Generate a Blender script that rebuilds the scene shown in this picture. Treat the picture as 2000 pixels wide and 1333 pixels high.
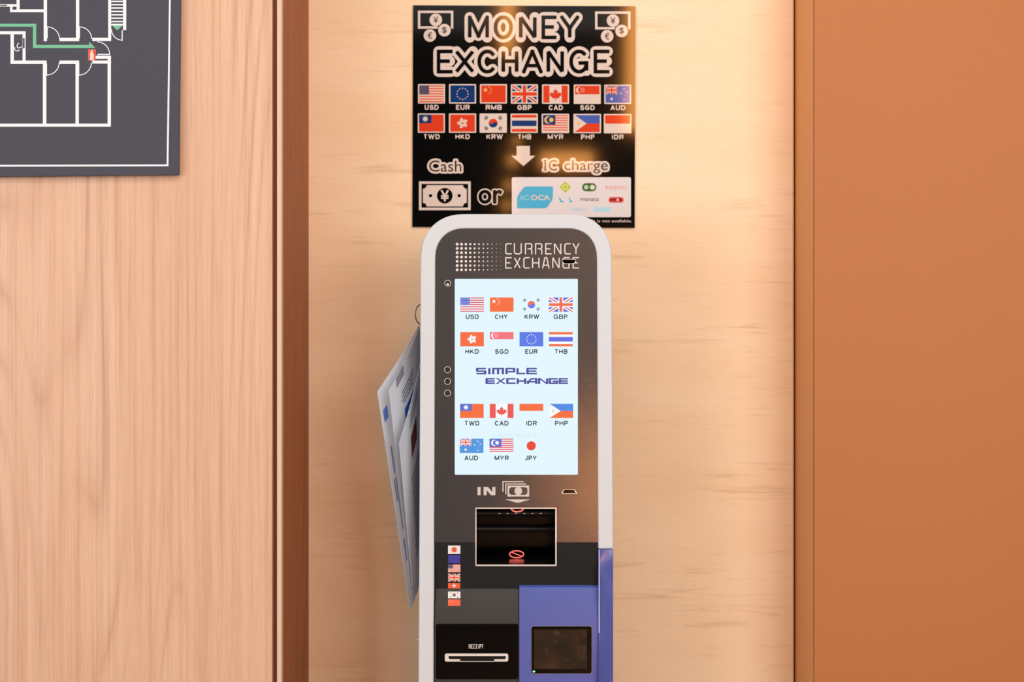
import bpy, bmesh, math, random
from mathutils import Vector, Matrix
from mathutils.geometry import tessellate_polygon

for o in list(bpy.data.objects):
    bpy.data.objects.remove(o)
scene = bpy.context.scene
COL = scene.collection
PI = math.pi
sin, cos, tan = math.sin, math.cos, math.tan

def lin(c):
    c = c / 255.0
    return c / 12.92 if c <= 0.04045 else ((c + 0.055) / 1.055) ** 2.4

def rgb(t, k=1.0):
    return (lin(t[0]) * k, lin(t[1]) * k, lin(t[2]) * k, 1.0)

# ------------------------------------------------------------------ camera
CAM = Vector((0.0, -2.778, 1.25))
FPX = 2000 * 50.0 / 36.0
cd = bpy.data.cameras.new('camera')
cam = bpy.data.objects.new('camera', cd)
COL.objects.link(cam)
cam.location = CAM
cam.rotation_euler = (PI / 2, 0, 0)
cd.lens = 50.0
cd.sensor_width = 36.0
cd.dof.use_dof = True
cd.dof.focus_distance = 2.79
cd.dof.aperture_fstop = 3.5
scene.camera = cam

# ------------------------------------------------------------------ world, lights, exposure
w = bpy.data.worlds.new('world')
scene.world = w
w.use_nodes = True
w.node_tree.nodes['Background'].inputs[0].default_value = (1.0, 0.93, 0.86, 1)
w.node_tree.nodes['Background'].inputs[1].default_value = 0.30

def area(name, loc, target, sx, sy, power, col):
    ld = bpy.data.lights.new(name, 'AREA')
    ld.shape = 'RECTANGLE'
    ld.size, ld.size_y = sx, sy
    ld.energy = power
    ld.color = col
    o = bpy.data.objects.new(name, ld)
    COL.objects.link(o)
    o.location = loc
    d = Vector(target) - Vector(loc)
    o.rotation_euler = d.to_track_quat('-Z', 'Y').to_euler()
    return o

area('lobby_window_light', (2.3, -4.4, 2.15), (0.2, 0.3, 1.0), 2.4, 2.0, 108, (1.0, 0.97, 0.94))
area('left_daylight', (-3.4, -4.4, 1.6), (0.2, 0.3, 1.1), 2.6, 2.6, 106, (0.90, 0.96, 1.0))
area('front_fill_light', (0.0, -2.9, 3.65), (0.05, 0.45, 0.9), 3.4, 1.3, 54, (1.0, 0.95, 0.89))  # added frontal fill, hung high to stay out of the sign's gloss
area('recess_downlight', (0.35, -0.35, 2.95), (0.2, 0.30, 1.5), 0.5, 0.3, 1.4, (1.0, 0.92, 0.82))

vs = scene.view_settings
vs.view_transform = 'Standard'
vs.look = 'None'
vs.gamma = 1.0
vs.use_curve_mapping = False
vs.exposure = 0.0

# ------------------------------------------------------------------ helpers
def ray(px, py):
    return Vector(((px - 1000.0) / FPX, 1.0, -(py - 666.5) / FPX))

class Plane:
    def __init__(self, p0, n):
        self.p0 = Vector(p0)
        self.n = Vector(n).normalized()      # towards the viewer
    def hit(self, px, py, off=0.0):
        d = ray(px, py)
        t = (self.p0 + self.n * off - CAM).dot(self.n) / d.dot(self.n)
        return CAM + d * t

def vplane(y):
    return Plane((0, y, 0), (0, -1, 0))

def X(px, y):
    return (px - 1000.0) / FPX * (y - CAM.y)
def Z(py, y):
    return CAM.z - (py - 666.5) / FPX * (y - CAM.y)

MATS = {}
def mat(name, col, rough=0.5, metal=0.0, spec=0.5, emit=None, emit_k=1.0, coat=0.0):
    if name in MATS:
        return MATS[name]
    m = bpy.data.materials.new(name)
    m.use_nodes = True
    b = m.node_tree.nodes['Principled BSDF']
    b.inputs['Base Color'].default_value = rgb(col)
    b.inputs['Roughness'].default_value = rough
    b.inputs['Metallic'].default_value = metal
    b.inputs['Specular IOR Level'].default_value = spec
    b.inputs['Coat Weight'].default_value = coat
    if emit:
        b.inputs['Emission Color'].default_value = rgb(emit)
        b.inputs['Emission Strength'].default_value = emit_k
    MATS[name] = m
    return m

class MB:
    """collects polygons for ONE mesh object"""
    def __init__(self):
        self.v, self.f, self.fm, self.mats = [], [], [], []
    def mi(self, m):
        if m not in self.mats:
            self.mats.append(m)
        return self.mats.index(m)
    def face(self, pts, m):
        i = len(self.v)
        self.v += [Vector(p) for p in pts]
        self.f.append(tuple(range(i, i + len(pts))))
        self.fm.append(self.mi(m))
    def mesh(self, verts, faces, m):
        i = len(self.v)
        self.v += [Vector(p) for p in verts]
        k = self.mi(m)
        for f in faces:
            self.f.append(tuple(i + a for a in f))
            self.fm.append(k)
    def holed(self, loops, m):
        flat = [p for l in loops for p in l]
        tris = tessellate_polygon([[Vector(p) for p in l] for l in loops])
        self.mesh(flat, tris, m)
    def box(self, lo, hi, m):
        x0, y0, z0 = lo
        x1, y1, z1 = hi
        v = [(x0, y0, z0), (x1, y0, z0), (x1, y1, z0), (x0, y1, z0), (x0, y0, z1), (x1, y0, z1), (x1, y1, z1), (x0, y1, z1)]
        self.mesh(v, [(0, 3, 2, 1), (4, 5, 6, 7), (0, 1, 5, 4), (1, 2, 6, 5), (2, 3, 7, 6), (3, 0, 4, 7)], m)
    def prism(self, loop, vec, m, caps=True):
        """loop extruded along vec"""
        n = len(loop)
        a = [Vector(p) for p in loop]
        b = [p + Vector(vec) for p in a]
        fs = [(i, (i + 1) % n, n + (i + 1) % n, n + i) for i in range(n)]
        self.mesh(a + b, fs, m)
        if caps:
            tris = tessellate_polygon([a])
            self.mesh(a, tris, m)
            self.mesh(b, [t[::-1] for t in tris], m)
    def tube(self, path, r, m, n=10, closed=False):
        path = [Vector(p) for p in path]
        L = len(path)
        rings = []
        up = None
        for i, p in enumerate(path):
            if closed:
                t = (path[(i + 1) % L] - path[i - 1]).normalized()
            else:
                t = (path[min(i + 1, L - 1)] - path[max(i - 1, 0)]).normalized()
            if up is None:
                up = t.orthogonal().normalized()
            up = (up - t * up.dot(t)).normalized()
            s = t.cross(up)
            rings.append([p + up * (r * cos(2 * PI * k / n)) + s * (r * sin(2 * PI * k / n)) for k in range(n)])
        vv = [q for rg in rings for q in rg]
        fs = []
        for i in range(L if closed else L - 1):
            j = (i + 1) % L
            for k in range(n):
                fs.append((i * n + k, i * n + (k + 1) % n, j * n + (k + 1) % n, j * n + k))
        if not closed:
            fs.append(tuple(range(n))[::-1])
            fs.append(tuple((L - 1) * n + k for k in range(n)))
        self.mesh(vv, fs, m)
    def build(self, name, parent=None, label=None, weld=False, bevel=0.0, smooth=False, seg=3):
        me = bpy.data.meshes.new(name)
        vv = self.v
        org = Vector((0, 0, 0))
        if vv:
            lo = Vector([min(p[i] for p in vv) for i in range(3)])
            hi = Vector([max(p[i] for p in vv) for i in range(3)])
            org = (lo + hi) / 2
        me.from_pydata([p - org for p in vv], [], self.f)
        for m in self.mats:
            me.materials.append(m)
        for p, k in zip(me.polygons, self.fm):
            p.material_index = k
        if weld or bevel:
            bm = bmesh.new()
            bm.from_mesh(me)
            bmesh.ops.remove_doubles(bm, verts=bm.verts, dist=1e-6)
            bmesh.ops.recalc_face_normals(bm, faces=bm.faces)
            bmesh.ops.dissolve_limit(bm, angle_limit=0.002, verts=bm.verts, edges=bm.edges)
            bm.to_mesh(me)
            bm.free()
        o = bpy.data.objects.new(name, me)
        COL.objects.link(o)
        o.location = org
        if parent:
            o.parent = parent
            o.location = org - world_loc(parent)
        if label:
            o['label'] = label
        if bevel:
            b = o.modifiers.new('bevel', 'BEVEL')
            b.width = bevel
            b.segments = seg
            b.limit_method = 'ANGLE'
            b.angle_limit = math.radians(35)
            b.harden_normals = True
            smooth = True
        if smooth:
            for p in me.polygons:
                p.use_smooth = True
            try:
                me.set_sharp_from_angle(angle=math.radians(26))
            except Exception:
                pass
        return o

def world_loc(o):
    l = Vector(o.location)
    while o.parent:
        o = o.parent
        l = l + Vector(o.location)
    return l

def thing(name, label, cat, loc, group=None):
    o = bpy.data.objects.new(name, None)
    COL.objects.link(o)
    o.location = loc
    o.empty_display_size = 0.05
    return tag(o, label, cat, group)
def tag(o, label, cat, group=None):
    o['label'] = label
    o['category'] = cat
    if group:
        o['group'] = group
    return o
def struct(o):
    o['kind'] = 'structure'
    return o

# ---- text outlines out of the built-in font
GL = {}
def glyphs(s, bold=0.0):
    """triangles and boundary edges of a string, in its own bounding box 0..1"""
    key = (s, bold)
    if key in GL:
        return GL[key]
    cu = bpy.data.curves.new('text', 'FONT')
    cu.body = s
    cu.size = 1.0
    cu.offset = bold
    cu.resolution_u = 4
    o = bpy.data.objects.new('text', cu)
    COL.objects.link(o)
    dg = bpy.context.evaluated_depsgraph_get()
    dg.update()
    me = bpy.data.meshes.new_from_object(o.evaluated_get(dg))
    vs_ = [v.co.copy() for v in me.vertices]
    fs_ = [tuple(p.vertices) for p in me.polygons]
    # weld
    idx, uniq, mp = {}, [], []
    for v in vs_:
        k = (round(v.x, 5), round(v.y, 5))
        if k not in idx:
            idx[k] = len(uniq)
            uniq.append(v)
        mp.append(idx[k])
    fs_ = [tuple(mp[i] for i in f) for f in fs_]
    cnt = {}
    for f in fs_:
        for i in range(len(f)):
            e = tuple(sorted((f[i], f[(i + 1) % len(f)])))
            cnt[e] = cnt.get(e, 0) + 1
    bd = [e for e, c in cnt.items() if c == 1]
    x0 = min(v.x for v in uniq); x1 = max(v.x for v in uniq)
    y0 = min(v.y for v in uniq); y1 = max(v.y for v in uniq)
    pts = [((v.x - x0) / max(x1 - x0, 1e-6), (v.y - y0) / max(y1 - y0, 1e-6)) for v in uniq]
    bpy.data.objects.remove(o)
    bpy.data.meshes.remove(me)
    bpy.data.curves.remove(cu)
    GL[key] = (pts, fs_, bd)
    return GL[key]

def clip_poly(pts, rect):
    x0, y0, x1, y1 = rect
    def cut(p, inside, inter):
        out = []
        for i in range(len(p)):
            a, b = p[i - 1], p[i]
            if inside(b):
                if not inside(a):
                    out.append(inter(a, b))
                out.append(b)
            elif inside(a):
                out.append(inter(a, b))
        return out
    def ix(x):
        return lambda a, b: (x, a[1] + (b[1] - a[1]) * (x - a[0]) / (b[0] - a[0]))
    def iy(y):
        return lambda a, b: (a[0] + (b[0] - a[0]) * (y - a[1]) / (b[1] - a[1]), y)
    for ins, it in ((lambda p: p[0] >= x0, ix(x0)), (lambda p: p[0] <= x1, ix(x1)), (lambda p: p[1] >= y0, iy(y0)), (lambda p: p[1] <= y1, iy(y1))):
        if not pts:
            return pts
        pts = cut(pts, ins, it)
    return pts

class Ink:
    """flat print on a real plane; coordinates in photo pixels of that plane"""
    STEP = 0.00012
    def __init__(self, plane, getmat, base=0.0, mod=40):
        self.mod = mod
        self.pl, self.gm, self.base = plane, getmat, base
        self.mb = MB()
        self.k = 0
    def P(self, p, layer):
        # overlapping ink films lie a hair above each other
        return self.pl.hit(p[0], p[1], self.base + layer * self.STEP + (self.k % self.mod) * 2.5e-6)
    def poly(self, pts, col, layer=1):
        if len(pts) < 3:
            return self
        self.k += 1
        q = [self.P(p, layer) for p in pts]
        if len(pts) <= 4:
            self.mb.face(q, self.gm(col))
        else:
            self.mb.mesh(q, tessellate_polygon([q]), self.gm(col))
        return self
    def rect(self, x0, y0, x1, y1, col, layer=1):
        return self.poly([(x0, y1), (x1, y1), (x1, y0), (x0, y0)], col, layer)
    def rrect(self, x0, y0, x1, y1, r, col, layer=1):
        return self.poly(rr(x0, y0, x1, y1, r), col, layer)
    def frame(self, x0, y0, x1, y1, t, col, layer=1):
        self.rect(x0, y0, x1, y0 + t, col, layer); self.rect(x0, y1 - t, x1, y1, col, layer)
        self.rect(x0, y0 + t, x0 + t, y1 - t, col, layer); self.rect(x1 - t, y0 + t, x1, y1 - t, col, layer)
        return self
    def disc(self, x, y, r, col, layer=1, n=28, ry=None):
        ry = ry or r
        self.k += 1
        pts = [(x + r * cos(2 * PI * k / n), y - ry * sin(2 * PI * k / n)) for k in range(n)]
        self.mb.face([self.P(p, layer) for p in pts], self.gm(col))
        return self
    def ring(self, x, y, r, t, col, layer=1, a0=0, a1=360, n=32, ry=None):
        k_ = (ry or r) / r
        a = [math.radians(a0 + (a1 - a0) * i / n) for i in range(n + 1)]
        for i in range(n):
            c0, s0, c1, s1 = cos(a[i]), sin(a[i]), cos(a[i + 1]), sin(a[i + 1])
            self.poly([(x + (r - t) * c0, y - (r - t) * s0 * k_), (x + r * c0, y - r * s0 * k_), (x + r * c1, y - r * s1 * k_), (x + (r - t) * c1, y - (r - t) * s1 * k_)], col, layer)
        return self
    def star(self, x, y, r, col, layer=1, n=5, q=0.4, rot=90):
        pts = []
        for k in range(2 * n):
            a = math.radians(rot + 180.0 * k / n)
            rr_ = r if k % 2 == 0 else r * q
            pts.append((x + rr_ * cos(a), y - rr_ * sin(a)))
        return self.poly(pts, col, layer)
    def stroke(self, pts, wd, col, layer=1, closed=False, round_=False, clip=None):
        n = len(pts)
        segs = [(pts[i], pts[(i + 1) % n]) for i in range(n if closed else n - 1)]
        for (a, b) in segs:
            dx, dy = b[0] - a[0], b[1] - a[1]
            L = math.hypot(dx, dy)
            if L < 1e-6:
                continue
            ux, uy = dx / L * wd / 2, dy / L * wd / 2
            e = 0 if round_ else 1
            a2 = (a[0] - ux * e, a[1] - uy * e); b2 = (b[0] + ux * e, b[1] + uy * e)
            if n == 2 and not round_:
                a2, b2 = a, b
            q = [(a2[0] - uy, a2[1] + ux), (b2[0] - uy, b2[1] + ux), (b2[0] + uy, b2[1] - ux), (a2[0] + uy, a2[1] - ux)]
            if clip:
                q = clip_poly(q, clip)
            self.poly(q, col, layer)
        if round_:
            for p in pts:
                self.disc(p[0], p[1], wd / 2, col, layer, n=12)
        return self
    def text(self, s, x0, y0, x1, y1, col, layer=1, bold=0.0, slant=0.0):
        if bold > 0:
            wd = 2 * bold * (y1 - y0) / .72
            return self.halo(s, x0 + wd / 2, y0 + wd / 2, x1 - wd / 2, y1 - wd / 2, wd, col, layer)
        pts, fs, bd = glyphs(s, 0.0)
        self.k += 1
        q = [self.P((x0 + u * (x1 - x0) + slant * v * (y1 - y0), y1 - v * (y1 - y0)), layer) for u, v in pts]
        self.mb.mesh(q, fs, self.gm(col))
        return self
    def halo(self, s, x0, y0, x1, y1, wd, col, layer=1, bold=0.0):
        """rounded outline band of the lettering, filled beneath"""
        pts, fs, bd = glyphs(s, 0.0)
        q = [(x0 + u * (x1 - x0), y1 - v * (y1 - y0)) for u, v in pts]
        for a, b in bd:
            self.stroke([q[a], q[b]], wd, col, layer, round_=True)
        self.k = self.mod - 1 - (self.mod - 1 - self.k) % 1
        self.mb.mesh([self.P(p, layer) for p in q], fs, self.gm(col))
        return self
    def strokes(self, letters, x0s, y0, y1, wd, col, layer=1):
        """letters drawn as pen strokes; x0s = list of (x0, x1)"""
        for ch, (a, b) in zip(letters, x0s):
            for path in ch:
                self.stroke([(a + wd / 2 + u * (b - a - wd), y1 - wd / 2 - v * (y1 - y0 - wd)) for u, v in path], wd, col, layer)
        return self
    def build(self, name, parent, label=None):
        return self.mb.build(name, parent, label)

def rr(x0, y0, x1, y1, r, n=6):
    pts = []
    for cx, cy, a0 in ((x1 - r, y0 + r, 0), (x0 + r, y0 + r, 90), (x0 + r, y1 - r, 180), (x1 - r, y1 - r, 270)):
        for k in range(n + 1):
            a = math.radians(a0 + 90.0 * k / n)
            pts.append((cx + r * cos(a), cy - r * sin(a)))
    return pts

# ---- a plain gothic pen alphabet in a unit box (for the signs' capitals)
def _arc(cx, cy, rx, ry, a0, a1, n=9):
    return [(cx + rx * cos(math.radians(a0 + (a1 - a0) * i / n)), cy + ry * sin(math.radians(a0 + (a1 - a0) * i / n))) for i in range(n + 1)]
PEN = {'A': [[(0, 0), (.5, 1), (1, 0)], [(.2, .3), (.8, .3)]],
       'B': [[(.0, 0), (0, 1), (.6, 1)] + _arc(.65, .76, .3, .24, 80, -90) + [(0, .52)], [(.6, .52)] + _arc(.68, .26, .32, .26, 90, -90) + [(0, 0)]],
       'C': [_arc(.5, .5, .5, .5, 48, 312, 20)],
       'D': [[(0, 0), (0, 1), (.45, 1)] + _arc(.45, .5, .55, .5, 80, -80, 14) + [(.45, 0), (0, 0)]],
       'E': [[(1, 1), (0, 1), (0, 0), (1, 0)], [(0, .52), (.92, .52)]],
       'G': [_arc(.5, .5, .5, .5, 50, 322, 20) + [(.97, .43), (.58, .43)], [(.97, .43), (.97, .05)]],
       'H': [[(0, 0), (0, 1)], [(1, 0), (1, 1)], [(0, .52), (1, .52)]], 'I': [[(.5, 0), (.5, 1)]],
       'J': [[(.95, 1), (.95, .3)] + _arc(.5, .3, .45, .3, -15, -160)],
       'K': [[(0, 0), (0, 1)], [(.95, 1), (0, .38)], [(.34, .6), (1, 0)]], 'L': [[(0, 1), (0, 0), (1, 0)]],
       'M': [[(0, 0), (0, 1)], [(0, 1), (.5, .08), (1, 1)], [(1, 1), (1, 0)]], 'N': [[(0, 0), (0, 1)], [(0, 1), (1, 0)], [(1, 0), (1, 1)]],
       'O': [_arc(.5, .5, .5, .5, 0, 360, 28)],
       'P': [[(0, 0), (0, 1), (.6, 1)] + _arc(.65, .72, .35, .28, 80, -80) + [(.6, .44), (0, .44)]],
       'R': [[(0, 0), (0, 1), (.6, 1)] + _arc(.62, .74, .36, .26, 80, -80) + [(.6, .48), (0, .48)], [(.58, .48), (1, 0)]],
       'S': [_arc(.5, .74, .44, .26, 35, 240) + _arc(.5, .26, .5, .27, 75, -148)],
       'T': [[(0, 1), (1, 1)], [(.5, 0), (.5, 1)]], 'U': [[(0, 1), (0, .4)] + _arc(.5, .4, .5, .4, 190, 350, 12) + [(1, .4), (1, 1)]],
       'W': [[(0, 1), (.26, 0), (.5, .95), (.74, 0), (1, 1)]], 'X': [[(0, 0), (1, 1)], [(0, 1), (1, 0)]], 'Y': [[(0, 1), (.5, .46), (1, 1)], [(.5, .46), (.5, 0)]]}
WID = {'M': 1.2, 'W': 1.5, 'I': .3, 'E': .82, 'P': .88, 'T': .92, 'J': .72, 'O': 1.1, 'G': 1.1, 'C': 1.02, 'D': 1.02}
def pen(ink, ch, x0, y0, x1, y1, wd, col, layer, fat=None):
    """one capital inside its box; fat draws the rounded band around it instead"""
    for path in PEN[ch]:
        pts = [(x0 + wd / 2 + u * (x1 - x0 - wd), y1 - wd / 2 - v * (y1 - y0 - wd)) for u, v in path]
        if ch == 'I':
            pts = [((x0 + x1) / 2, p[1]) for p in pts]
        if fat:
            ink.stroke(pts, fat, col, layer, round_=True)
        else:
            ink.stroke(pts, wd, col, layer, clip=(x0 - .01, y0 - .01, x1 + .01, y1 + .01))
def pen_word(ink, word, x0, y0, x1, y1, wd, col, layer, gap=.2):
    ws = [WID.get(c, 1.0) for c in word]
    tot = sum(ws) + gap * (len(word) - 1)
    u = (x1 - x0) / tot
    x = x0
    for c, q in zip(word, ws):
        pen(ink, c, x, y0, x + q * u, y1, wd, col, layer)
        x += (q + gap) * u

# ---- flags: drawn as printed patterns, one mesh per flag
def flag(ink, code, x0, y0, x1, y1, pal, L=1, white=True):
    W, H = x1 - x0, y1 - y0
    R = (x0, y0, x1, y1)
    wht, red, blu, nav, yel, blk = pal['white'], pal['red'], pal['blue'], pal['navy'], pal['yellow'], pal['black']
    red = pal.get(code, red)
    def U(x0, y0, x1, y1, L):
        W, H = x1 - x0, y1 - y0
        R = (x0, y0, x1, y1)
        ink.rect(x0, y0, x1, y1, pal.get('UKB', nav), L)
        for a, b in (((x0, y0), (x1, y1)), ((x0, y1), (x1, y0))):
            for wd, c, l in ((H * .24, wht, L + 1), (H * .085, red, L + 2)):
                e = [(a[0] * 2 - (a[0] + b[0]) / 2, a[1] * 2 - (a[1] + b[1]) / 2), (b[0] * 2 - (a[0] + b[0]) / 2, b[1] * 2 - (a[1] + b[1]) / 2)]
                ink.stroke(e, wd, c, l, clip=R)
        cx, cy = (x0 + x1) / 2, (y0 + y1) / 2
        ink.rect(cx - H * .17, y0, cx + H * .17, y1, wht, L + 3); ink.rect(x0, cy - H * .17, x1, cy + H * .17, wht, L + 3)
        ink.rect(cx - H * .1, y0, cx + H * .1, y1, red, L + 4); ink.rect(x0, cy - H * .1, x1, cy + H * .1, red, L + 4)
    def stripes(n):
        ink.rect(x0, y0, x1, y1, wht, L)
        for k in range(0, n, 2):
            ink.rect(x0, y0 + H * k / n, x1, y0 + H * (k + 1) / n, red, L + 1)
    if code == 'USD':
        stripes(13)
        ink.rect(x0, y0, x0 + W * .4, y0 + H * 7 / 13, nav, L + 2)
        for r_ in range(5):
            for c_ in range(6):
                ink.disc(x0 + W * (.035 + .066 * c_), y0 + H * (.055 + .107 * r_), H * .022, wht if pal.get('fine') else nav, L + 3, n=6)
    elif code == 'MYR':
        stripes(14)
        ink.rect(x0, y0, x0 + W * .5, y0 + H * 8 / 14, nav, L + 2)
        cx, cy = x0 + W * .2, y0 + H * .29
        yy = pal.get('MYRY', yel)
        ink.disc(cx, cy, H * .215, yy, L + 3); ink.disc(cx + H * .085, cy, H * .18, nav, L + 4)
        ink.star(cx + H * .2, cy, H * .17, yy, L + 5, n=12, q=.55)
    elif code == 'EUR':
        ink.rect(x0, y0, x1, y1, pal.get('EURB', nav), L)
        for k in range(12):
            a = PI * k / 6
            ink.star((x0 + x1) / 2 + H * .33 * cos(a), (y0 + y1) / 2 - H * .33 * sin(a), H * .06, pal.get('EURS', yel), L + 1)
    elif code in ('CNY', 'RMB', 'CHY'):
        ink.rect(x0, y0, x1, y1, red, L)
        ys = pal.get('CNS', yel)
        ink.star(x0 + W * .17, y0 + H * .27, H * .16, ys, L + 1)
        for dx, dy in ((.33, .1), (.4, .2), (.4, .36), (.33, .47)):
            ink.star(x0 + W * dx, y0 + H * dy, H * .055, ys, L + 1)
    elif code == 'GBP':
        U(x0, y0, x1, y1, L)
    elif code == 'CAD':
        ink.rect(x0, y0, x1, y1, wht, L)
        ink.rect(x0, y0, x0 + W * .25, y1, red, L + 1); ink.rect(x1 - W * .25, y0, x1, y1, red, L + 1)
        leaf = [(0, .40), (.09, .22), (.17, .26), (.13, .02), (.26, .15), (.29, .08), (.43, .10), (.38, -.03), (.44, -.07), (.22, -.24), (.24, -.31), (.03, -.28), (.03, -.45)]
        pts = [(u, v) for u, v in leaf] + [(-u, v) for u, v in leaf[::-1] if u > 0]
        cx, cy = (x0 + x1) / 2, (y0 + y1) / 2
        ink.poly([(cx + u * H * .84, cy - v * H * .84) for u, v in pts], red, L + 1)
    elif code == 'SGD':
        if white:
            ink.rect(x0, y0, x1, y1, wht, L)
        ink.rect(x0, y0, x1, y0 + H / 2, red, L + 1)
        cx, cy = x0 + W * .17, y0 + H * .25
        ink.disc(cx, cy, H * .19, wht, L + 2); ink.disc(cx + H * .09, cy, H * .17, red, L + 3)
        for k in range(5):
            a = PI / 2 + 2 * PI * k / 5
            ink.star(cx + H * .2 + H * .1 * cos(a), cy - H * .1 * sin(a), H * .05, wht, L + 4)
    elif code == 'AUD':
        ub = pal.get('AUDB', blu)
        ink.rect(x0, y0, x1, y1, ub, L)
        U(x0, y0, x0 + W * .5, y0 + H * .5, L + 1)
        for u, v, r_ in ((.25, .77, .11), (.76, .18, .06), (.63, .43, .06), (.87, .37, .06), (.76, .82, .06), (.8, .54, .035)):
            ink.star(x0 + W * u, y0 + H * v, H * r_, wht, L + 7, n=7, q=.5)
    elif code == 'TWD':
        ink.rect(x0, y0, x1, y1, red, L)
        ink.rect(x0, y0, x0 + W * .5, y0 + H * .5, nav, L + 1)
        cx, cy = x0 + W * .25, y0 + H * .25
        ink.star(cx, cy, H * .2, wht, L + 2, n=12, q=.5); ink.disc(cx, cy, H * .1, wht, L + 3)
    elif code == 'HKD':
        ink.rect(x0, y0, x1, y1, red, L)
        cx, cy = (x0 + x1) / 2, (y0 + y1) / 2
        for k in range(5):
            a = PI / 2 + 2 * PI * k / 5 + .18
            pts = []
            for j in range(14):
                b = 2 * PI * j / 14
                u, v = .185 + .135 * cos(b), .085 * sin(b)
                v += .05 * sin(PI * u / .32) * (1 if sin(b) > 0 else .4)
                pts.append((cx + H * (u * cos(a) - v * sin(a)), cy - H * (u * sin(a) + v * cos(a))))
            ink.poly(pts, wht, L + 1)
            u = .2
            ink.disc(cx + H * u * cos(a), cy - H * u * sin(a), H * .022, red, L + 2, n=8)
    elif code == 'KRW':
        if white:
            ink.rect(x0, y0, x1, y1, wht, L)
        cx, cy = (x0 + x1) / 2, (y0 + y1) / 2
        r_ = H * .26
        tilt = math.radians(-30)
        def S(u, v):
            return (cx + r_ * (u * cos(tilt) - v * sin(tilt)), cy - r_ * (u * sin(tilt) + v * cos(tilt)))
        ink.disc(cx, cy, r_, pal.get('KRB', nav), L + 1)
        up = [(cos(PI * k / 16), sin(PI * k / 16)) for k in range(17)]
        up += [(-.5 - .5 * cos(PI * k / 10), -.5 * sin(PI * k / 10)) for k in range(1, 10)]
        up += [(.5 - .5 * cos(PI * k / 10), .5 * sin(PI * k / 10)) for k in range(0, 10)]
        ink.poly([S(u, v) for u, v in up], pal.get('KRR', red), L + 2)
        for i, (sx, sy) in enumerate(((-1, 1), (1, 1), (1, -1), (-1, -1))):
            tx, ty = cx + sx * W * .285, cy - sy * H * .31
            d = math.atan2(sy * H * .31, sx * W * .285)
            for k in (-1, 0, 1):
                ox, oy = tx + k * H * .065 * cos(d), ty - k * H * .065 * sin(d)
                ex, ey = -sin(d) * H * .11, -cos(d) * H * .11
                ink.stroke([(ox - ex, oy - ey), (ox + ex, oy + ey)], H * .042, blk, L + 1)
    elif code == 'THB':
        ink.rect(x0, y0, x1, y1, wht, L)
        ink.rect(x0, y0, x1, y0 + H / 6, red, L + 1); ink.rect(x0, y1 - H / 6, x1, y1, red, L + 1)
        ink.rect(x0, y0 + H / 3, x1, y1 - H / 3, pal.get('THBB', nav), L + 1)
    elif code == 'PHP':
        ink.rect(x0, y0, x1, y0 + H / 2, pal.get('PHPB', blu), L); ink.rect(x0, y0 + H / 2, x1, y1, red, L)
        ink.poly([(x0, y0), (x0, y1), (x0 + W * .47, y0 + H / 2)], wht, L + 1)
        ink.star(x0 + W * .15, y0 + H * .5, H * .13, yel, L + 2, n=8, q=.55)
        for u, v in ((.04, .14), (.04, .86), (.39, .5)):
            ink.star(x0 + W * u, y0 + H * v, H * .035, yel, L + 2)
    elif code == 'IDR':
        if white:
            ink.rect(x0, y0, x1, y1, wht, L)
        ink.rect(x0, y0, x1, y0 + H / 2, red, L + 1)
    elif code == 'JPY':
        if white:
            ink.rect(x0, y0, x1, y1, wht, L)
        ink.disc((x0 + x1) / 2, (y0 + y1) / 2, H * .32, red, L + 1)
    elif code == 'CHF':
        ink.rect(x0, y0, x1, y1, red, L)
        cx, cy = (x0 + x1) / 2, (y0 + y1) / 2
        ink.rect(cx - H * .11, cy - H * .36, cx + H * .11, cy + H * .36, wht, L + 1)
        ink.rect(cx - H * .36, cy - H * .11, cx + H * .36, cy + H * .11, wht, L + 1)

# ------------------------------------------------------------------ wood and wall materials
def node_mat(name, rough=0.45, spec=0.4):
    m = bpy.data.materials.new(name)
    m.use_nodes = True
    nt = m.node_tree
    b = nt.nodes['Principled BSDF']
    b.inputs['Roughness'].default_value = rough
    b.inputs['Specular IOR Level'].default_value = spec
    return m, nt, b
def N(nt, t, **kw):
    n = nt.nodes.new(t)
    for k, v in kw.items():
        setattr(n, k, v)
    return n
def scaled_coords(nt, sx, sy, sz):
    g = N(nt, 'ShaderNodeNewGeometry')
    mp = N(nt, 'ShaderNodeMapping')
    mp.inputs['Scale'].default_value = (sx, sy, sz)
    nt.links.new(g.outputs['Position'], mp.inputs['Vector'])
    return mp.outputs['Vector']
def noise(nt, vec, scale, detail=3.0, rough=0.55, dist=0.0):
    n = N(nt, 'ShaderNodeTexNoise')
    n.inputs['Scale'].default_value = scale
    n.inputs['Detail'].default_value = detail
    n.inputs['Roughness'].default_value = rough
    n.inputs['Distortion'].default_value = dist
    nt.links.new(vec, n.inputs['Vector'])
    return n.outputs[0]
def math_(nt, op, a, b=None, c=None):
    n = N(nt, 'ShaderNodeMath', operation=op)
    for i, v in enumerate((a, b, c)):
        if v is None:
            continue
        if isinstance(v, (int, float)):
            n.inputs[i].default_value = v
        else:
            nt.links.new(v, n.inputs[i])
    return n.outputs[0]
def ramp(nt, fac, stops):
    r = N(nt, 'ShaderNodeValToRGB')
    els = r.color_ramp.elements
    els[0].position, els[0].color = stops[0]
    els[1].position, els[1].color = stops[-1]
    for p, c in stops[1:-1]:
        e = els.new(p)
        e.color = c
    nt.links.new(fac, r.inputs[0])
    return r.outputs[0]
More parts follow.
